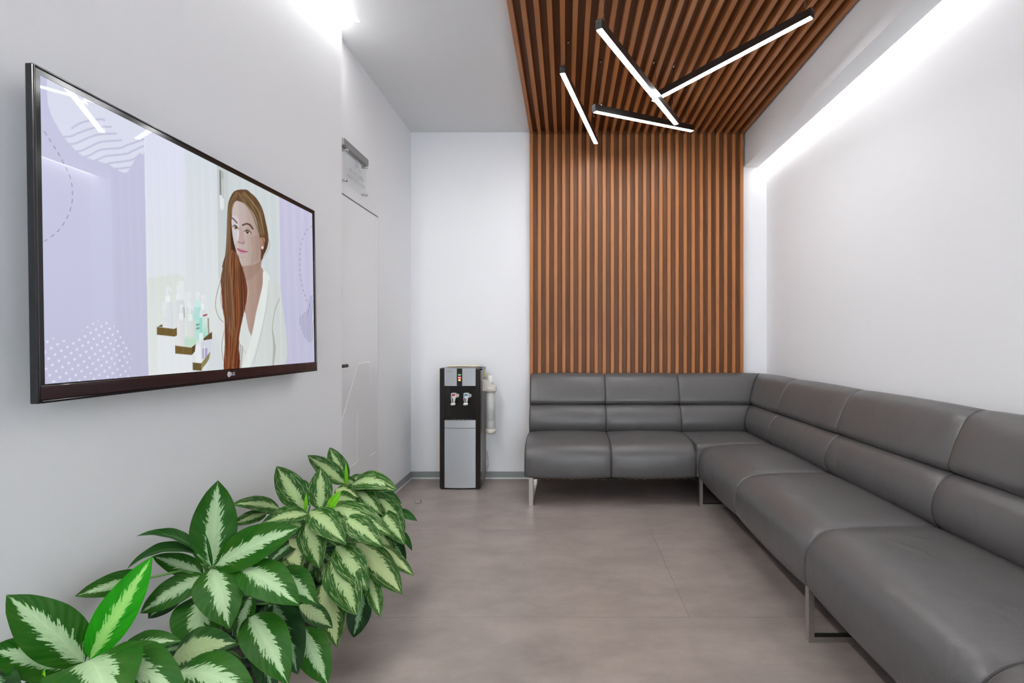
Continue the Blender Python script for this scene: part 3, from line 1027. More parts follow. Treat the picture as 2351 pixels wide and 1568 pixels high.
# ------------------------------------------------------------------ acrylic sign above the door
sg = thing('door_sign', 'clear acrylic warning plate under a grey lamp bar above the door', 'sign', (XL, 3.215, 2.15))
sy0, sy1 = 3.05, 3.385
sp = []
sp.append(box('acrylic_plate', XL + 0.022, XL + 0.026, sy0, sy1, 2.155, 2.385, M['acrylic'], bev=0.0008))
sp.append(box('lamp_bar', XL + 0.004, XL + 0.034, sy0 - 0.025, sy1 + 0.012, 2.372, 2.415, M['alu'], bev=0.003))
sp.append(box('lamp_bar_end', XL + 0.006, XL + 0.032, sy0 - 0.029, sy0 - 0.0245, 2.375, 2.412, M['chrome'], bev=0.001))
sp.append(tube('lamp_cord', [(XL, sy0 - 0.02, 2.41), (XL + 0.01, sy0 - 0.032, 2.425), (XL + 0.02, sy0 - 0.03, 2.415)], 0.003, M['blackmatte'], n=8))
for yy in (sy0 + 0.010, sy1 - 0.018):
    for zz in (2.172, 2.355):
        sp.append(tube('standoff', [(XL, yy, zz), (XL + 0.040, yy, zz)], 0.0085, M['chrome'], n=16))
pc = XL + 0.0268
tri = [(3.228, 2.357), (3.178, 2.288), (3.278, 2.288)]
bm = bmesh.new()
for p, q in zip(tri, tri[1:] + tri[:1]):
    add_tube(bm, [(pc, *p), (pc, *q)], 0.0011, 6)
add_tube(bm, [(pc, 3.228, 2.300), (pc, 3.228, 2.328)], 0.0018, 6)
for k in range(8):
    a = k * math.pi / 4
    add_tube(bm, [(pc, 3.228, 2.309), (pc, 3.228 + 0.014 * math.cos(a), 2.309 + 0.010 * math.sin(a))], 0.0008, 5)
bmesh.ops.recalc_face_normals(bm, faces=bm.faces)
sp.append(bm_obj('warning_triangle', bm, M['etch']))
sp.append(text_mesh('lettering', 'НЕ ВХОДИТЬ', 0.034, face_px(pc, 3.22, 2.255), M['etch'], 0.0002))
sp.append(text_mesh('lettering', 'РАБОТАЕТ ЛАЗЕР', 0.031, face_px(pc, 3.22, 2.212), M['etch'], 0.0002))
lower(sg, *sp)

# ------------------------------------------------------------------ water cooler
M['silver'] = bump(mat('silver_plastic', srgb(176, 180, 184), 0.38, metal=0.25), 500, 0.0002, 0.15, 2)
M['cooler_dark'] = mat('cooler_black', srgb(30, 25, 24), 0.22)
M['cooler_side'] = mat('cooler_side_panel', srgb(124, 117, 112), 0.28, metal=0.3)
M['white_pl'] = mat('white_plastic', srgb(225, 225, 222), 0.35)
M['ivory_pl'] = mat('ivory_plastic', srgb(205, 199, 190), 0.45)
M['red_pl'] = mat('red_plastic', srgb(190, 50, 38), 0.4)
M['blue_pl'] = mat('blue_plastic', srgb(70, 120, 175), 0.4)
M['led_red'] = mat('indicator_red', (0.6, 0.05, 0.08), 0.4, emit=srgb(255, 90, 100), es=1.6)
M['led_amber'] = mat('indicator_amber', (0.6, 0.4, 0.08), 0.4, emit=srgb(240, 190, 90), es=0.8)
M['led_green'] = mat('indicator_green', (0.1, 0.3, 0.12), 0.4, emit=srgb(110, 170, 110), es=0.4)
M['yellow'] = mat('yellow_sticker', srgb(222, 204, 70), 0.5)
wx0, wx1 = -1.0236, -0.692
wf, wb = 4.100, 4.385
wt = 0.981
px0, px1 = wx0 + 0.0405, wx1 - 0.0405            # silver panel width
wc = thing('water_cooler', 'black and silver floor-standing water cooler beside the sofa', 'water cooler', (-0.858, 4.25, 0))
cpz = lambda y, D=wf: H + (CY - y) * D / F
zz = {k: cpz(v) for k, v in dict(top=845.5, ctl=886, rec=966, tray=982.5, bot=1123).items()}
cw = []
cw.append(boxes('body', [(wx0 + 0.004, wx1 - 0.004, wf + 0.075, wb, 0.012, wt - 0.004)], M['cooler_side'], bev=0.006))
# front corner pillars
for a, b in ((wx0, px0), (px1, wx1)):
    cw.append(box('side_pillar', a, b, wf, wf + 0.085, 0.006, wt, M['cooler_dark'], bev=0.005))
cw.append(box('top_cover', wx0, wx1, wf + 0.004, wb, wt - 0.022, wt, M['cooler_dark'], bev=0.004))


def curved_panel(name, z0, z1, m, bulge=0.010, y0=wf):
    n = 14
    out = []
    for i in range(n + 1):
        t = i / n
        out.append((px0 + (px1 - px0) * t, y0 - bulge * (1 - (2 * t - 1) ** 2)))
    poly = out + [(px1, wf + 0.08), (px0, wf + 0.08)]
    return prism(name, poly, z1 - z0, lambda a, b, c: Vector((a, b, z0 + c)), m)


ctl = curved_panel('control_panel', zz['ctl'], wt + 0.001, M['silver'], 0.004)
strip_c = (px0 + px1) / 2 - 0.003
cw += [ctl]
st_ = box('indicator_strip', strip_c - 0.0215, strip_c + 0.0215, wf - 0.0065, wf + 0.01, zz['ctl'] + 0.001, wt - 0.002, M['cooler_dark'])
cw.append(st_)
for y_, m_, w_ in ((860.5, 'led_green', 0.011), (867, 'led_red', 0.011), (872.5, 'led_amber', 0.009)):
    z_ = cpz(y_)
    sub(box('indicator_lamp', strip_c - w_, strip_c + w_, wf - 0.008, wf - 0.006, z_ - 0.0065, z_ + 0.0065, M[m_], bev=0.001), st_)
lo_ = text_mesh('maker_logo', 'AEL', 0.024, Matrix(((1, 0, 0, px0 + 0.045), (0, 0, -1, wf - 0.0035), (0, 1, 0, wt - 0.024), (0, 0, 0, 1))), M['alu'])
sub(lo_, ctl)
lo2 = mesh_obj('logo_stroke', [(px0 + 0.013, wf - 0.0028, wt - 0.037), (px0 + 0.016, wf - 0.0028, wt - 0.037), (px0 + 0.022, wf - 0.0032, wt - 0.010), (px0 + 0.019, wf - 0.0032, wt - 0.010)],
               [(0, 1, 2, 3)], M['alu'])
sub(lo2, ctl)
# recess
rec = boxes('dispensing_recess', [(px0, px1, wf + 0.07, wf + 0.085, zz['rec'] - 0.01, zz['ctl']), (px0 - 0.002, px0 + 0.014, wf + 0.012, wf + 0.075, zz['rec'], zz['ctl']),
                                  (px1 - 0.014, px1 + 0.002, wf + 0.012, wf + 0.075, zz['rec'], zz['ctl'])], M['cooler_dark'], bev=0.003)
cw.append(rec)
tray = curved_panel('drip_tray', zz['tray'] + 0.001, zz['rec'] + 0.004, M['silver'], 0.010)
cw.append(tray)
sub(boxes('grille', [(px0 + 0.02 + k * 0.022, px0 + 0.034 + k * 0.022, wf + 0.005, wf + 0.06, zz['rec'] + 0.004, zz['rec'] + 0.007) for k in range(10)], M['cooler_dark']), tray)
cw.append(curved_panel('lower_panel', 0.014, zz['tray'] - 0.003, M['silver'], 0.010))
cw.append(boxes('plinth', [(wx0 + 0.01, wx1 - 0.01, wf + 0.004, wb - 0.01, 0.0, 0.016)], M['cooler_dark']))
for xpix, m_ in ((1040, 'red_pl'), (1069, 'blue_pl')):
    x_ = (xpix - CX) * wf / F
    yb = wf + 0.07
    zt_, zb_ = cpz(902), cpz(931)
    tap = boxes('tap', [(x_ - 0.012, x_ + 0.012, yb - 0.055, yb + 0.002, zt_ - 0.048, zt_ - 0.020), (x_ - 0.018, x_ + 0.018, yb - 0.050, yb - 0.010, zt_ - 0.012, zt_ - 0.004)],
                M['white_pl'], bev=0.003)
    cw.append(tap)
    bm = bmesh.new()
    add_tube(bm, [(x_, yb - 0.038, zt_ - 0.045), (x_, yb - 0.038, zt_ - 0.080)], [0.010, 0.008], 14)
    bmesh.ops.recalc_face_normals(bm, faces=bm.faces)
    sub(bm_obj('spout', bm, M['white_pl']), tap)
    sub(box('temperature_mark', x_ - 0.013, x_ + 0.013, yb - 0.057, yb - 0.045, zt_ - 0.026, zt_ - 0.014, M[m_], bev=0.002), tap)
    bm = bmesh.new()
    for s in (-1, 1):
        add_tube(bm, [(x_ + s * 0.017, yb - 0.052, zt_ - 0.004), (x_ + s * 0.016, yb - 0.060, zt_ - 0.045), (x_ + s * 0.009, yb - 0.066, zb_ + 0.016)], 0.003, 8)
    add_tube(bm, [(x_ - 0.018, yb - 0.067, zb_ + 0.009), (x_, yb - 0.069, zb_ + 0.011), (x_ + 0.018, yb - 0.067, zb_ + 0.013)], [0.008, 0.012, 0.008], 12)
    bmesh.ops.recalc_face_normals(bm, faces=bm.faces)
    sub(bm_obj('lever', bm, M['white_pl']), tap)
    bm = bmesh.new()
    add_tube(bm, [(x_ + 0.020, yb - 0.012, zt_ - 0.028), (x_ + 0.020, yb + 0.001, zt_ - 0.028)], 0.016, 14)
    bmesh.ops.recalc_face_normals(bm, faces=bm.faces)
    sub(bm_obj('collar', bm, M['white_pl']), tap)
# right side ribs, sticker, cord
for k in range(4):
    cw.append(box('side_rib', wx1 - 0.006, wx1 - 0.001, wf + 0.095 + k * 0.055, wf + 0.130 + k * 0.055, 0.06, wt - 0.12, M['cooler_side'], bev=0.002))
cw.append(box('sticker', wx1 - 0.0045, wx1 - 0.003, wb - 0.075, wb - 0.02, wt - 0.085, wt - 0.035, M['yellow']))
cw.append(tube('power_cord', [(wx1 - 0.01, wb - 0.01, 0.28), (wx1 + 0.008, wb + 0.008, 0.24), (wx1 + 0.014, wb + 0.015, 0.18), (wx1 + 0.016, wb + 0.022, 0.12), (wx1 + 0.004, wb + 0.015, 0.08),
                              (wx1 - 0.02, wb + 0.02, 0.07)], 0.0045, M['ivory_pl'], n=8))
# cup dispenser on the right side
cd = 4.25
cdx = (1126.5 - CX) * cd / F
cz = lambda y: H + (CY - y) * cd / F
disp = prism('cup_dispenser_bracket', [(wx1 - 0.006, cz(871)), (wx1 + 0.02, cz(871)), (wx1 + 0.05, cz(878)), (cdx + 0.046, cz(887.5)), (cdx + 0.048, cz(897)), (wx1 - 0.006, cz(897))],
             0.075, lambda a, b, c: Vector((a, cd - 0.0375 + c, b)), M['ivory_pl'], bev=0.003)
cw.append(disp)
bm = bmesh.new()
add_tube(bm, [(cdx, cd, cz(888)), (cdx, cd, cz(896)), (cdx, cd, cz(900.5))], [0.047, 0.047, 0.040], 28)
bmesh.ops.recalc_face_normals(bm, faces=bm.faces)
sub(bm_obj('collar', bm, M['ivory_pl']), disp)
M['tube_pl'] = thin_glass('frosted_tube', (0.96, 0.97, 0.97), 0.06, 0.25)
tn = M['tube_pl'].node_tree
fm, fd = tn.nodes.new('ShaderNodeMixShader'), tn.nodes.new('ShaderNodeBsdfDiffuse')
fd.inputs['Color'].default_value = (0.8, 0.8, 0.8, 1)
fm.inputs['Fac'].default_value = 0.30
tn.links.new(tn.nodes['Mix Shader'].outputs[0], fm.inputs[1])
tn.links.new(fd.outputs[0], fm.inputs[2])
tn.links.new(fm.outputs[0], tn.nodes['Material Output'].inputs['Surface'])
r_t = 0.0385
bm = bmesh.new()
add_tube(bm, [(cdx, cd, cz(900)), (cdx, cd, cz(985))], r_t, 28, cap=False)
sub(bm_obj('dispenser_tube', bm, M['tube_pl']), disp)
bm = bmesh.new()
add_tube(bm, [(cdx - 0.004, cd, cz(862)), (cdx - 0.004, cd, cz(889))], 0.025, 24)
bmesh.ops.recalc_face_normals(bm, faces=bm.faces)
M['cup'] = mat('plastic_cup', srgb(214, 214, 212), 0.4)
sub(bm_obj('cup_stack_top', bm, M['cup']), disp)
for k in range(6):
    z_ = cz(966) - k * 0.0098
    sub(lathe('cup', [(0.030, -0.02), (0.0345, 0.0), (0.0362, 0.001), (0.0362, 0.0035), (0.0340, 0.0035)], M['cup'], None, 24, (cdx, cd, z_)), disp)
bm = bmesh.new()
add_tube(bm, [(cdx, cd, cz(900)), (cdx, cd, cz(962))], [0.033, 0.035], 24)
bmesh.ops.recalc_face_normals(bm, faces=bm.faces)
sub(bm_obj('cup_stack', bm, M['cup']), disp)
bm = bmesh.new()
add_tube(bm, [(cdx, cd, cz(984)), (cdx, cd, cz(992)), (cdx, cd, cz(994.5))], [0.0425, 0.0425, 0.036], 28)
bmesh.ops.recalc_face_normals(bm, faces=bm.faces)
sub(bm_obj('end_ring', bm, M['ivory_pl']), disp)
lower(wc, *cw)

# papers lying on the cooler
def sheet(name, label, x0, x1, y0, y1, z0, rise, m, curl):
    nx_, ny_ = 18, 8
    v = []
    for j in range(ny_ + 1):
        for i in range(nx_ + 1):
            u, w_ = i / nx_, j / ny_
            z_ = z0 + rise * math.sin(math.pi * u) * (1 - 0.5 * w_) + curl * max(0, u - 0.86) ** 2 * 50
            v.append((x0 + (x1 - x0) * u, y0 + (y1 - y0) * w_, z_))
    f = [(j * (nx_ + 1) + i, j * (nx_ + 1) + i + 1, (j + 1) * (nx_ + 1) + i + 1, (j + 1) * (nx_ + 1) + i) for j in range(ny_) for i in range(nx_)]
    n_ = len(v)
    v += [(a, b, c + 0.0035) for a, b, c in v]
    f2 = [tuple(n_ + k for k in q) for q in f]
    f = [q[::-1] for q in f] + f2
    W = nx_ + 1
    rim = [i for i in range(W)] + [j * W + nx_ for j in range(1, ny_ + 1)] + [ny_ * W + i for i in range(nx_ - 1, -1, -1)] + [j * W for j in range(ny_ - 1, 0, -1)]
    for a, b in zip(rim, rim[1:] + rim[:1]):
        f.append((a, b, n_ + b, n_ + a))
    o = mesh_obj(name, v, f, m, None, False)
    return tag(o, label, 'magazine')


M['paper'] = mat('cream_paper', srgb(226, 214, 186), 0.6)
M['paper2'] = mat('grey_paper', srgb(190, 184, 178), 0.5)
sheet('magazine', 'grey stapled booklet lying flat on top of the water cooler', px0 - 0.005, px1 + 0.035, wf + 0.02, wf + 0.21, wt + 0.0015, 0.004, M['paper2'], 0.008)
sheet('magazine', 'cream booklet with a raised corner, topmost on the water cooler', px0 - 0.002, px1 + 0.020, wf + 0.025, wf + 0.215, wt + 0.0095, 0.005, M['paper'], 0.010)

# clear door stop on the floor
M['clear'] = mat('clear_plastic', (0.92, 0.90, 0.86), 0.08, trans=0.85)
ds = P(960, 1153, H * F / (1154.5 - CY))
stp = [(-0.024, 0.0), (0.024, 0.0), (0.020, 0.022), (-0.014, 0.022)]
tag(prism('door_stop', stp, 0.03, lambda a, b, c: Vector((ds.x + a, ds.y - 0.015 + c, b)), M['clear'], bev=0.002), 'small clear plastic door stop on the floor', 'door stop')

# ------------------------------------------------------------------ potted plants
def leaf_mat(name, edge_a, edge_b, pale_a, pale_b, width, jag, streak, rough=0.45, vein=0.35):
    """variegated leaf: pale feathered centre on a green blade; uv.x along the blade, uv.y 0..1 across"""
    m = mat(name, edge_a, rough, spec=0.16)
    N, L, B = nodes(m)

    def math_(op, a, b=None, clamp=False):
        n = nn(m, 'ShaderNodeMath', operation=op, use_clamp=clamp)
        for i, v in enumerate((a, b)):
            if v is None:
                continue
            if isinstance(v, (int, float)):
                n.inputs[i].default_value = v
            else:
                L.new(v, n.inputs[i])
        return n.outputs[0]

    uv = nn(m, 'ShaderNodeUVMap')
    sp_ = nn(m, 'ShaderNodeSeparateXYZ')
    L.new(uv.outputs['UV'], sp_.inputs[0])
    u = sp_.outputs['X']
    s = math_('ABSOLUTE', math_('MULTIPLY', math_('SUBTRACT', sp_.outputs['Y'], 0.5), 2.0))
    side = math_('GREATER_THAN', sp_.outputs['Y'], 0.5)
    info = nn(m, 'ShaderNodeObjectInfo')
    # coordinate that follows the side veins
    along = math_('SUBTRACT', u, math_('MULTIPLY', s, 0.34))
    cb = nn(m, 'ShaderNodeCombineXYZ')
    L.new(math_('MULTIPLY', along, 30.0), cb.inputs['X'])
    L.new(math_('MULTIPLY', s, 3.2), cb.inputs['Y'])
    L.new(math_('ADD', math_('MULTIPLY', info.outputs['Random'], 57.0), math_('MULTIPLY', side, 9.0)), cb.inputs['Z'])
    no = nn(m, 'ShaderNodeTexNoise')
    no.inputs['Scale'].default_value = 1.0
    no.inputs['Detail'].default_value = 4
    no.inputs['Roughness'].default_value = 0.65
    L.new(cb.outputs[0], no.inputs['Vector'])
    cb2 = nn(m, 'ShaderNodeCombineXYZ')
    L.new(math_('MULTIPLY', along, 6.0), cb2.inputs['X'])
    L.new(math_('MULTIPLY', s, 1.0), cb2.inputs['Y'])
    L.new(math_('ADD', math_('MULTIPLY', info.outputs['Random'], 31.0), math_('MULTIPLY', side, 5.0)), cb2.inputs['Z'])
    no2 = nn(m, 'ShaderNodeTexNoise')
    no2.inputs['Scale'].default_value = 1.0
    no2.inputs['Detail'].default_value = 1
    L.new(cb2.outputs[0], no2.inputs['Vector'])
    n1 = math_('SUBTRACT', no.outputs['Fac'], 0.5)
    n2 = math_('SUBTRACT', no2.outputs['Fac'], 0.5)
    # half-width of the pale centre, closing toward the tip
    endf = math_('MULTIPLY', math_('SUBTRACT', 1.0, math_('POWER', u, 5.0)), width)
    lim = math_('ADD', endf, math_('ADD', math_('MULTIPLY', n1, jag), math_('MULTIPLY', n2, 0.22)))
    d = math_('SUBTRACT', lim, s)
    mask = math_('MULTIPLY', d, 26.0, True)
    if streak > 0:
        cb3 = nn(m, 'ShaderNodeCombineXYZ')
        L.new(math_('MULTIPLY', math_('SUBTRACT', u, math_('MULTIPLY', s, 0.75)), 7.0), cb3.inputs['X'])
        L.new(math_('MULTIPLY', s, 11.0), cb3.inputs['Y'])
        L.new(math_('ADD', math_('MULTIPLY', info.outputs['Random'], 77.0), math_('MULTIPLY', side, 3.0)), cb3.inputs['Z'])
        no3 = nn(m, 'ShaderNodeTexNoise')
        no3.inputs['Scale'].default_value = 1.0
        no3.inputs['Detail'].default_value = 3
        L.new(cb3.outputs[0], no3.inputs['Vector'])
        stv = math_('MULTIPLY', math_('SUBTRACT', no3.outputs['Fac'], 0.53), 14.0, True)
        mask = math_('MAXIMUM', mask, math_('MULTIPLY', stv, streak))
    eg = nn(m, 'ShaderNodeMix', data_type='RGBA')
    eg.inputs['A'].default_value = edge_a
    eg.inputs['B'].default_value = edge_b
    L.new(math_('ADD', math_('MULTIPLY', n2, 2.2), 0.5, True), eg.inputs['Factor'])
    pg = nn(m, 'ShaderNodeMix', data_type='RGBA')
    pg.inputs['A'].default_value = pale_a
    pg.inputs['B'].default_value = pale_b
    L.new(math_('MULTIPLY', math_('SUBTRACT', 0.16, s), 4.0, True), pg.inputs['Factor'])
    mx = nn(m, 'ShaderNodeMix', data_type='RGBA')
    L.new(mask, mx.inputs['Factor'])
    L.new(eg.outputs['Result'], mx.inputs['A'])
    L.new(pg.outputs['Result'], mx.inputs['B'])
    L.new(mx.outputs['Result'], B.inputs['Base Color'])
    # side veins and midrib as relief
    wv = math_('SINE', math_('MULTIPLY', math_('SUBTRACT', u, math_('MULTIPLY', s, 0.30)), 62.0))
    rib = math_('MULTIPLY', math_('SUBTRACT', 0.05, s), 20.0, True)
    bu = nn(m, 'ShaderNodeBump')
    bu.inputs['Strength'].default_value = vein
    bu.inputs['Distance'].default_value = 0.0022
    L.new(math_('SUBTRACT', math_('MULTIPLY', wv, 0.35), rib), bu.inputs['Height'])
    L.new(bu.outputs['Normal'], B.inputs['Normal'])
    return m


G1, G2 = srgb(18, 76, 2), srgb(40, 84, 16)
PA, PB = srgb(150, 178, 136), srgb(168, 194, 150)
LM = {
    'b': leaf_mat('leaf_bold', G1, G2, PA, PB, 0.38, 1.05, 0.0),
    'g': leaf_mat('leaf_dark', srgb(14, 48, 12), srgb(34, 66, 30), srgb(112, 148, 106), srgb(128, 160, 116), 0.26, 0.95, 0.0),
    'w': leaf_mat('leaf_wide_pale', srgb(24, 64, 18), srgb(42, 78, 32), srgb(146, 166, 118), srgb(158, 176, 130), 0.54, 0.95, 0.0),
    's': leaf_mat('leaf_streaked', srgb(20, 74, 6), srgb(44, 84, 22), srgb(154, 178, 122), srgb(168, 190, 138), 0.36, 0.9, 0.45),
    'p': leaf_mat('leaf_pale_streaked', srgb(26, 70, 10), srgb(52, 84, 28), srgb(164, 180, 126), srgb(174, 188, 138), 0.50, 0.9, 0.4),
    'l': leaf_mat('leaf_young_lime', srgb(22, 128, 6), srgb(36, 138, 10), srgb(140, 198, 104), srgb(158, 208, 108), 0.34, 0.95, 0.0),
    'd': leaf_mat('leaf_plain_green', srgb(20, 70, 14), srgb(34, 84, 26), srgb(60, 110, 46), srgb(74, 128, 54), 0.10, 0.1, 0.0),
    'n': leaf_mat('leaf_new_shoot', srgb(98, 180, 20), srgb(120, 190, 40), srgb(140, 200, 60), srgb(150, 206, 70), 0.10, 0.1, 0.0),
}
M['petiole'] = mottled(mat('petiole', (0.1, 0.3, 0.06), 0.45), srgb(46, 96, 32), srgb(92, 140, 62), 18, 3)
M['cane'] = mottled(mat('plant_cane', (0.1, 0.14, 0.05), 0.6), srgb(60, 74, 36), srgb(92, 100, 56), 24, 4)
M['pot'] = mat('black_pot', (0.016, 0.016, 0.016), 0.45)
M['soil'] = bump(mottled(mat('potting_soil', (0.03, 0.02, 0.015), 0.9), (0.012, 0.009, 0.006, 1), (0.05, 0.035, 0.022, 1), 40, 8), 60, 0.01, 0.8)
NT, NS = 16, 8


def build_leaf(B0, T0, w, arch, face, fold, kind, parent, sag=0.0):
    """blade from base B0 to tip T0 (points), w = full width (m); face = direction the blade looks to"""
    ax = T0 - B0
    ln = ax.length
    a = ax.normalized()
    nrm = face - a * face.dot(a)
    if nrm.length < 1e-4:
        nrm = Vector((0, 0, 1)) - a * a.z
    nrm.normalize()
    sd = a.cross(nrm).normalized()
    verts, uvs = [], []
    for i in range(NT + 1):
        t = i / NT
        c = B0 + ax * t + nrm * (arch * ln * 4 * t * (1 - t)) + Vector((0, 0, -sag * ln * t * t))
        hw = 0.5 * w * (math.sin(math.pi * min(1.0, t ** 0.82)) ** 0.72 if 0 < t < 1 else 0.0)
        if t > 0.9:
            hw *= 0.72 + 0.28 * (1 - t) / 0.1
        hw = max(hw, 0.0006)
        for j in range(NS + 1):
            s = 2 * j / NS - 1
            dz = fold * w * (abs(s) ** 1.5) * (math.sin(math.pi * t) ** 0.5 if 0 < t < 1 else 0)
            rip = 0.012 * w * math.sin(t * 21 + s * 2) * abs(s)
            verts.append(c + sd * (s * hw) + nrm * (dz + rip))
            uvs.append((t, j / NS))
    faces = [(i * (NS + 1) + j, i * (NS + 1) + j + 1, (i + 1) * (NS + 1) + j + 1, (i + 1) * (NS + 1) + j) for i in range(NT) for j in range(NS)]
    me = bpy.data.meshes.new('leaf')
    me.from_pydata([tuple(v) for v in verts], [], faces)
    me.polygons.foreach_set('use_smooth', [True] * len(me.polygons))
    ul = me.uv_layers.new(name='UVMap')
    vi = np.empty(len(me.loops), np.int32)
    me.loops.foreach_get('vertex_index', vi)
    ul.data.foreach_set('uv', np.array(uvs, np.float32)[vi].ravel())
    me.materials.append(LM[kind])
    o = bpy.data.objects.new('leaf', me)
    COL.objects.link(o)
    lower(parent, o)
    return o


def clampP(x, y, D, margin=0.006):
    """point under a pixel, kept in front of the wall and above the floor"""
    p = P(x, y, D)
    lim = XN + margin
    if p.x < lim:
        D *= lim / p.x
        p = P(x, y, D)
    if p.z < 0.015:
        D *= (H - 0.015) / (H - p.z)
        p = P(x, y, D)
    return p


def plant(label, base, h_pot, r_pot, crown, leaves, fillers, seed):
    t = thing('potted_plant', label, 'plant', (base[0], base[1], 0), 'row of potted plants along the television wall')
    bx_, by_ = base
    lower(t, lathe('pot', [(r_pot * 0.74, 0.0), (r_pot * 0.78, 0.01), (r_pot, h_pot - 0.03), (r_pot * 1.06, h_pot - 0.028), (r_pot * 1.06, h_pot), (r_pot * 0.97, h_pot), (r_pot * 0.95, h_pot - 0.02)],
                   M['pot'], None, 28, (bx_, by_, 0)))
    lower(t, lathe('soil', [(r_pot * 0.93, h_pot - 0.05), (r_pot * 0.95, h_pot - 0.025), (r_pot * 0.5, h_pot - 0.018), (0.005, h_pot - 0.016)], M['soil'], None, 20, (bx_, by_, 0)))
    soil = Vector((bx_, by_, h_pot - 0.03))
    cr = Vector(crown)
    rnd = random.Random(seed)
    canes = []
    for k, off in enumerate(((0, 0), (0.05, -0.04), (-0.05, 0.04))):
        top = cr + Vector((off[0], off[1], -0.03 - 0.06 * (k > 0)))
        s0 = soil + Vector((off[0] * 0.8, off[1] * 0.8, 0))
        mid = (s0 + top) / 2 + Vector((off[0] * 0.5, off[1] * 0.5, 0))
        lower(t, tube('stem', [s0, mid, top], [0.011, 0.0095, 0.007], M['cane'], n=10))
        canes.append((s0, mid, top))

    def petiole(Bp):
        best = None
        for s0, mid, top in canes:
            for f in (0.35, 0.6, 0.8, 1.0):
                q = s0.lerp(top, f)
                if q.z < Bp.z + 0.03:
                    dd = (q - Bp).length + (0.1 if q.z > Bp.z else 0)
                    if best is None or dd < best[0]:
                        best = (dd, q)
        q = best[1] if best else canes[0][0]
        if (q - Bp).length < 0.004:
            return
        mid = (q + Bp) / 2 + Vector((0, 0, 0.02 * min(1, (q - Bp).length / 0.1)))
        lower(t, tube('petiole', [q, mid, Bp], [0.0046, 0.0038, 0.003], M['petiole'], n=8))

    for lf in leaves:
        bx0, by0, tx, ty, wpx, kind, d0, d1 = lf[:8]
        opt = lf[8] if len(lf) > 8 else {}
        Bp, Tp = clampP(bx0, by0, d0), clampP(tx, ty, d1)
        mid = (Bp + Tp) / 2
        view = (Vector((0, 0, H)) - mid).normalized()
        a = (Tp - Bp).normalized()
        face = view * opt.get('v', 0.85) + Vector((0, 0, 1)) * opt.get('u', 0.35)
        if opt.get('edge'):
            face = Vector((0, 0, 1)) + view * 0.12
        nf = face - a * face.dot(a)
        nf.normalize()
        vp_ = view - a * view.dot(a)
        cosv = max(0.55, abs(nf.dot(vp_.normalized())))
        wm = wpx * mid.y / F / cosv
        if opt.get('edge'):
            wm = opt['edge']
        o = build_leaf(Bp, Tp, wm, opt.get('arch', 0.10), face, opt.get('fold', 0.06), kind, t, opt.get('sag', 0.0))
        petiole(Bp)
    for k in range(fillers):
        ang = rnd.uniform(0, 2 * math.pi)
        f = rnd.uniform(0.2, 0.85)
        s0, mid, top = canes[k % 3]
        q = s0.lerp(top, f)
        out = Vector((math.cos(ang), math.sin(ang), rnd.uniform(-0.25, 0.35)))
        Bp = q + out * 0.05
        Tp = q + out * rnd.uniform(0.15, 0.22) + Vector((0, 0, -0.03))
        Tp.x = max(Tp.x, XN + 0.02)
        Bp.x = max(Bp.x, XN + 0.03)
        Tp.z = max(Tp.z, 0.05)
        build_leaf(Bp, Tp, rnd.uniform(0.06, 0.085), 0.12, Vector((0.3, -0.2, 1)), 0.05, 'g', t)
        petiole(Bp)
    return t


E_ = lambda w, arch: {'edge': w, 'arch': arch, 'fold': 0.12}
P1 = [
    (193, 1521, 15, 1366, 104, 'b', 1.09, 1.03, {'arch': 0.07}),
    (206, 1514, 350, 1277, 78, 'l', 1.09, 1.13, {'arch': 0.03}),
    (165, 1532, -34, 1492, 92, 'b', 1.08, 1.00, {'arch': 0.06, 'u': 0.6}),
    (195, 1522, 262, 1660, 170, 'b', 1.06, 0.90, {'arch': 0.16, 'u': 0.7, 'v': 0.6}),
    (235, 1512, 430, 1615, 104, 'b', 1.09, 1.00, {'arch': 0.14, 'u': 0.6}),
    (262, 1508, 416, 1472, 50, 'b', 1.13, 1.13, {'arch': 0.13, 'u': 0.8}),
    (395, 1512, 543, 1476, 84, 'w', 1.22, 1.20, {'arch': 0.12}),
    (400, 1548, 590, 1600, 96, 'b', 1.13, 1.08, {'arch': 0.15, 'u': 0.7}),
    (425, 1532, 470, 1610, 46, 'b', 1.16, 1.12),
    (-60, 1535, 48, 1610, 70, 'g', 1.02, 0.97),
    (96, 1590, 102, 1533, 9, 'n', 1.03, 1.04, {'fold': 0.3}),
    (230, 1540, 330, 1640, 90, 'g', 1.14, 1.10),
    (130, 1560, 60, 1640, 90, 'g', 1.1, 1.02),
]
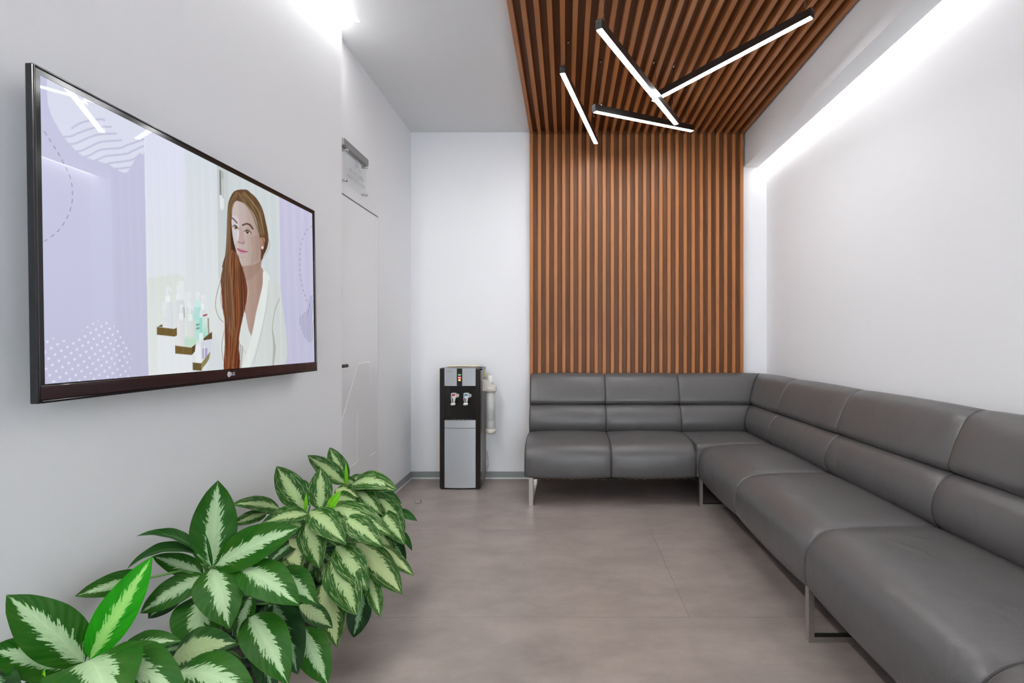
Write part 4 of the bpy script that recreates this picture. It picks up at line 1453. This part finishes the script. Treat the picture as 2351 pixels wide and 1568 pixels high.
P2 = [
    (484, 1302, 500, 1103, 92, 'b', 1.47, 1.50, {'arch': -0.02, 'u': 0.1}),
    (494, 1298, 690, 1210, 84, 'b', 1.47, 1.50, {'arch': 0.08}),
    (452, 1268, 313, 1231, 14, 'd', 1.46, 1.40, E_(0.06, 0.17)),
    (452, 1272, 290, 1308, 16, 'd', 1.45, 1.36, E_(0.07, 0.22)),
    (466, 1320, 350, 1277, 46, 'b', 1.47, 1.42, {'arch': 0.06, 'u': 0.6}),
    (472, 1322, 322, 1408, 62, 'b', 1.45, 1.36, {'arch': 0.12, 'u': 0.4}),
    (345, 1326, 172, 1369, 54, 'b', 1.36, 1.23, {'arch': 0.10, 'u': 0.3}),
    (486, 1304, 527, 1444, 98, 'b', 1.46, 1.33, {'arch': 0.08}),
    (556, 1302, 688, 1390, 84, 'b', 1.46, 1.38, {'arch': 0.10}),
    (630, 1315, 727, 1386, 74, 'b', 1.55, 1.48, {'arch': 0.12}),
    (468, 1366, 440, 1505, 108, 'b', 1.45, 1.32, {'arch': 0.10}),
    (576, 1368, 541, 1469, 42, 'b', 1.45, 1.38),
    (574, 1412, 662, 1572, 92, 'b', 1.42, 1.27, {'arch': 0.10}),
    (628, 1385, 684, 1548, 84, 'g', 1.5, 1.40, {'arch': 0.10}),
    (690, 1440, 752, 1572, 72, 'b', 1.52, 1.44, {'arch': 0.06}),
    (588, 1440, 628, 1606, 56, 'g', 1.46, 1.38),
    (598, 1368, 694, 1452, 66, 'g', 1.55, 1.48),
    (688, 1388, 764, 1442, 44, 'w', 1.62, 1.58, {'arch': 0.05}),
    (487, 1300, 473, 1228, 7, 'd', 1.44, 1.44, {'fold': 0.3}),
    (640, 1420, 700, 1460, 40, 'g', 1.6, 1.55),
    (420, 1350, 340, 1420, 50, 'g', 1.48, 1.42),
    (560, 1240, 640, 1235, 30, 'g', 1.62, 1.66),
    (455, 1295, 395, 1318, 30, 'g', 1.5, 1.46),
]
P3 = [
    (699, 1172, 635, 1070, 60, 's', 2.0, 2.0, {'arch': 0.04, 'u': 0.15}),
    (735, 1170, 736, 1074, 52, 's', 2.0, 2.03, {'arch': 0.03, 'u': 0.1}),
    (712, 1160, 692, 1100, 32, 's', 2.06, 2.10),
    (755, 1170, 783, 1127, 20, 'n', 2.0, 2.0, {'fold': 0.15}),
    (702, 1175, 703, 1132, 8, 'n', 1.98, 1.98, {'fold': 0.3}),
    (642, 1168, 531, 1158, 34, 's', 1.96, 1.82, {'arch': 0.10, 'u': 0.6}),
    (612, 1178, 530, 1206, 30, 's', 1.92, 1.82, {'arch': 0.08}),
    (706, 1180, 600, 1202, 42, 's', 1.98, 1.88, {'arch': 0.14, 'u': 0.5}),
    (711, 1173, 795, 1250, 60, 's', 2.0, 1.90, {'arch': 0.12}),
    (764, 1166, 898, 1230, 56, 's', 2.06, 1.98, {'arch': 0.13}),
    (790, 1188, 879, 1256, 52, 's', 2.0, 1.92, {'arch': 0.10}),
    (703, 1198, 734, 1306, 60, 's', 1.98, 1.88, {'arch': 0.08}),
    (752, 1272, 732, 1338, 38, 's', 1.99, 1.95),
    (655, 1240, 690, 1308, 92, 'p', 1.95, 1.86, {'arch': 0.14}),
    (668, 1198, 704, 1222, 34, 's', 2.0, 1.96),
    (772, 1252, 845, 1356, 64, 's', 1.95, 1.86, {'arch': 0.10}),
    (818, 1246, 924, 1364, 64, 'p', 2.04, 1.95, {'arch': 0.10}),
    (868, 1252, 950, 1322, 32, 'p', 2.10, 2.04, {'arch': 0.05}),
    (762, 1282, 820, 1414, 80, 's', 1.92, 1.80, {'arch': 0.10}),
    (742, 1338, 774, 1487, 72, 'p', 1.9, 1.76, {'arch': 0.08}),
    (846, 1322, 873, 1416, 38, 's', 1.96, 1.88, {'arch': 0.06}),
    (836, 1366, 812, 1464, 52, 'g', 1.92, 1.86),
    (716, 1288, 706, 1342, 32, 's', 1.99, 1.95),
    (640, 1230, 622, 1275, 40, 's', 1.96, 1.90),
    (800, 1215, 850, 1262, 40, 's', 2.1, 2.05),
    (690, 1335, 745, 1410, 50, 'g', 2.0, 1.93),
    (745, 1310, 775, 1390, 50, 'g', 2.0, 1.93),
    (660, 1190, 690, 1215, 30, 'g', 2.04, 2.0),
]
P4 = [
    (793, 1112, 757, 1027, 42, 's', 2.38, 2.42, {'arch': 0.03, 'u': 0.15}),
    (792, 1110, 706, 1045, 42, 's', 2.36, 2.31, {'arch': 0.05, 'u': 0.3}),
    (796, 1124, 794, 1062, 8, 'n', 2.35, 2.35, {'fold': 0.3}),
    (806, 1116, 914, 1124, 44, 's', 2.38, 2.30, {'arch': 0.20, 'u': 0.6}),
    (812, 1120, 908, 1126, 26, 'p', 2.35, 2.28, {'arch': 0.10, 'u': 0.5}),
    (811, 1121, 876, 1182, 44, 's', 2.35, 2.25, {'arch': 0.12}),
    (770, 1124, 824, 1142, 34, 'p', 2.30, 2.26, {'arch': 0.12}),
    (762, 1150, 820, 1150, 34, 's', 2.28, 2.2, {'arch': 0.12}),
    (852, 1122, 922, 1156, 26, 'd', 2.42, 2.36, {'arch': 0.16}),
    (860, 1135, 925, 1170, 26, 's', 2.40, 2.34, {'arch': 0.16}),
    (868, 1142, 930, 1218, 42, 's', 2.36, 2.30, {'arch': 0.16}),
    (872, 1174, 930, 1252, 44, 's', 2.31, 2.22, {'arch': 0.12}),
    (908, 1172, 958, 1196, 20, 'd', 2.46, 2.40),
    (922, 1218, 946, 1264, 14, 'd', 2.32, 2.28),
    (890, 1232, 931, 1294, 36, 'g', 2.30, 2.24, {'arch': 0.1}),
    (870, 1220, 905, 1290, 36, 's', 2.26, 2.2, {'arch': 0.1}),
    (815, 1112, 785, 1100, 24, 's', 2.46, 2.44),
    (830, 1150, 875, 1230, 50, 'g', 2.34, 2.24),
    (820, 1140, 850, 1175, 40, 'g', 2.38, 2.3),
    (800, 1108, 838, 1093, 22, 's', 2.46, 2.52, {'arch': 0.1}),
    (840, 1108, 885, 1096, 16, 'd', 2.5, 2.52, {'arch': 0.1}),
]
plant('bold-leaved plant with one bright lime young leaf, at the row end farthest from door', (-1.02, 1.08), 0.27, 0.12, (-1.025, 1.09, 0.50), P1, 5, 1)
plant('bold-leaved plant with a tall upright leaf under the television', (-1.02, 1.48), 0.27, 0.12, (-1.035, 1.475, 0.54), P2, 8, 2)
plant('streaky pale-leaved plant with two upright leaves and drooping pale ones, mid-row', (-1.02, 2.02), 0.27, 0.12, (-1.03, 2.015, 0.50), P3, 8, 3)
plant('streaky-leaved plant at the row end beside the flush door', (-1.02, 2.42), 0.27, 0.11, (-1.03, 2.38, 0.47), P4, 6, 4)
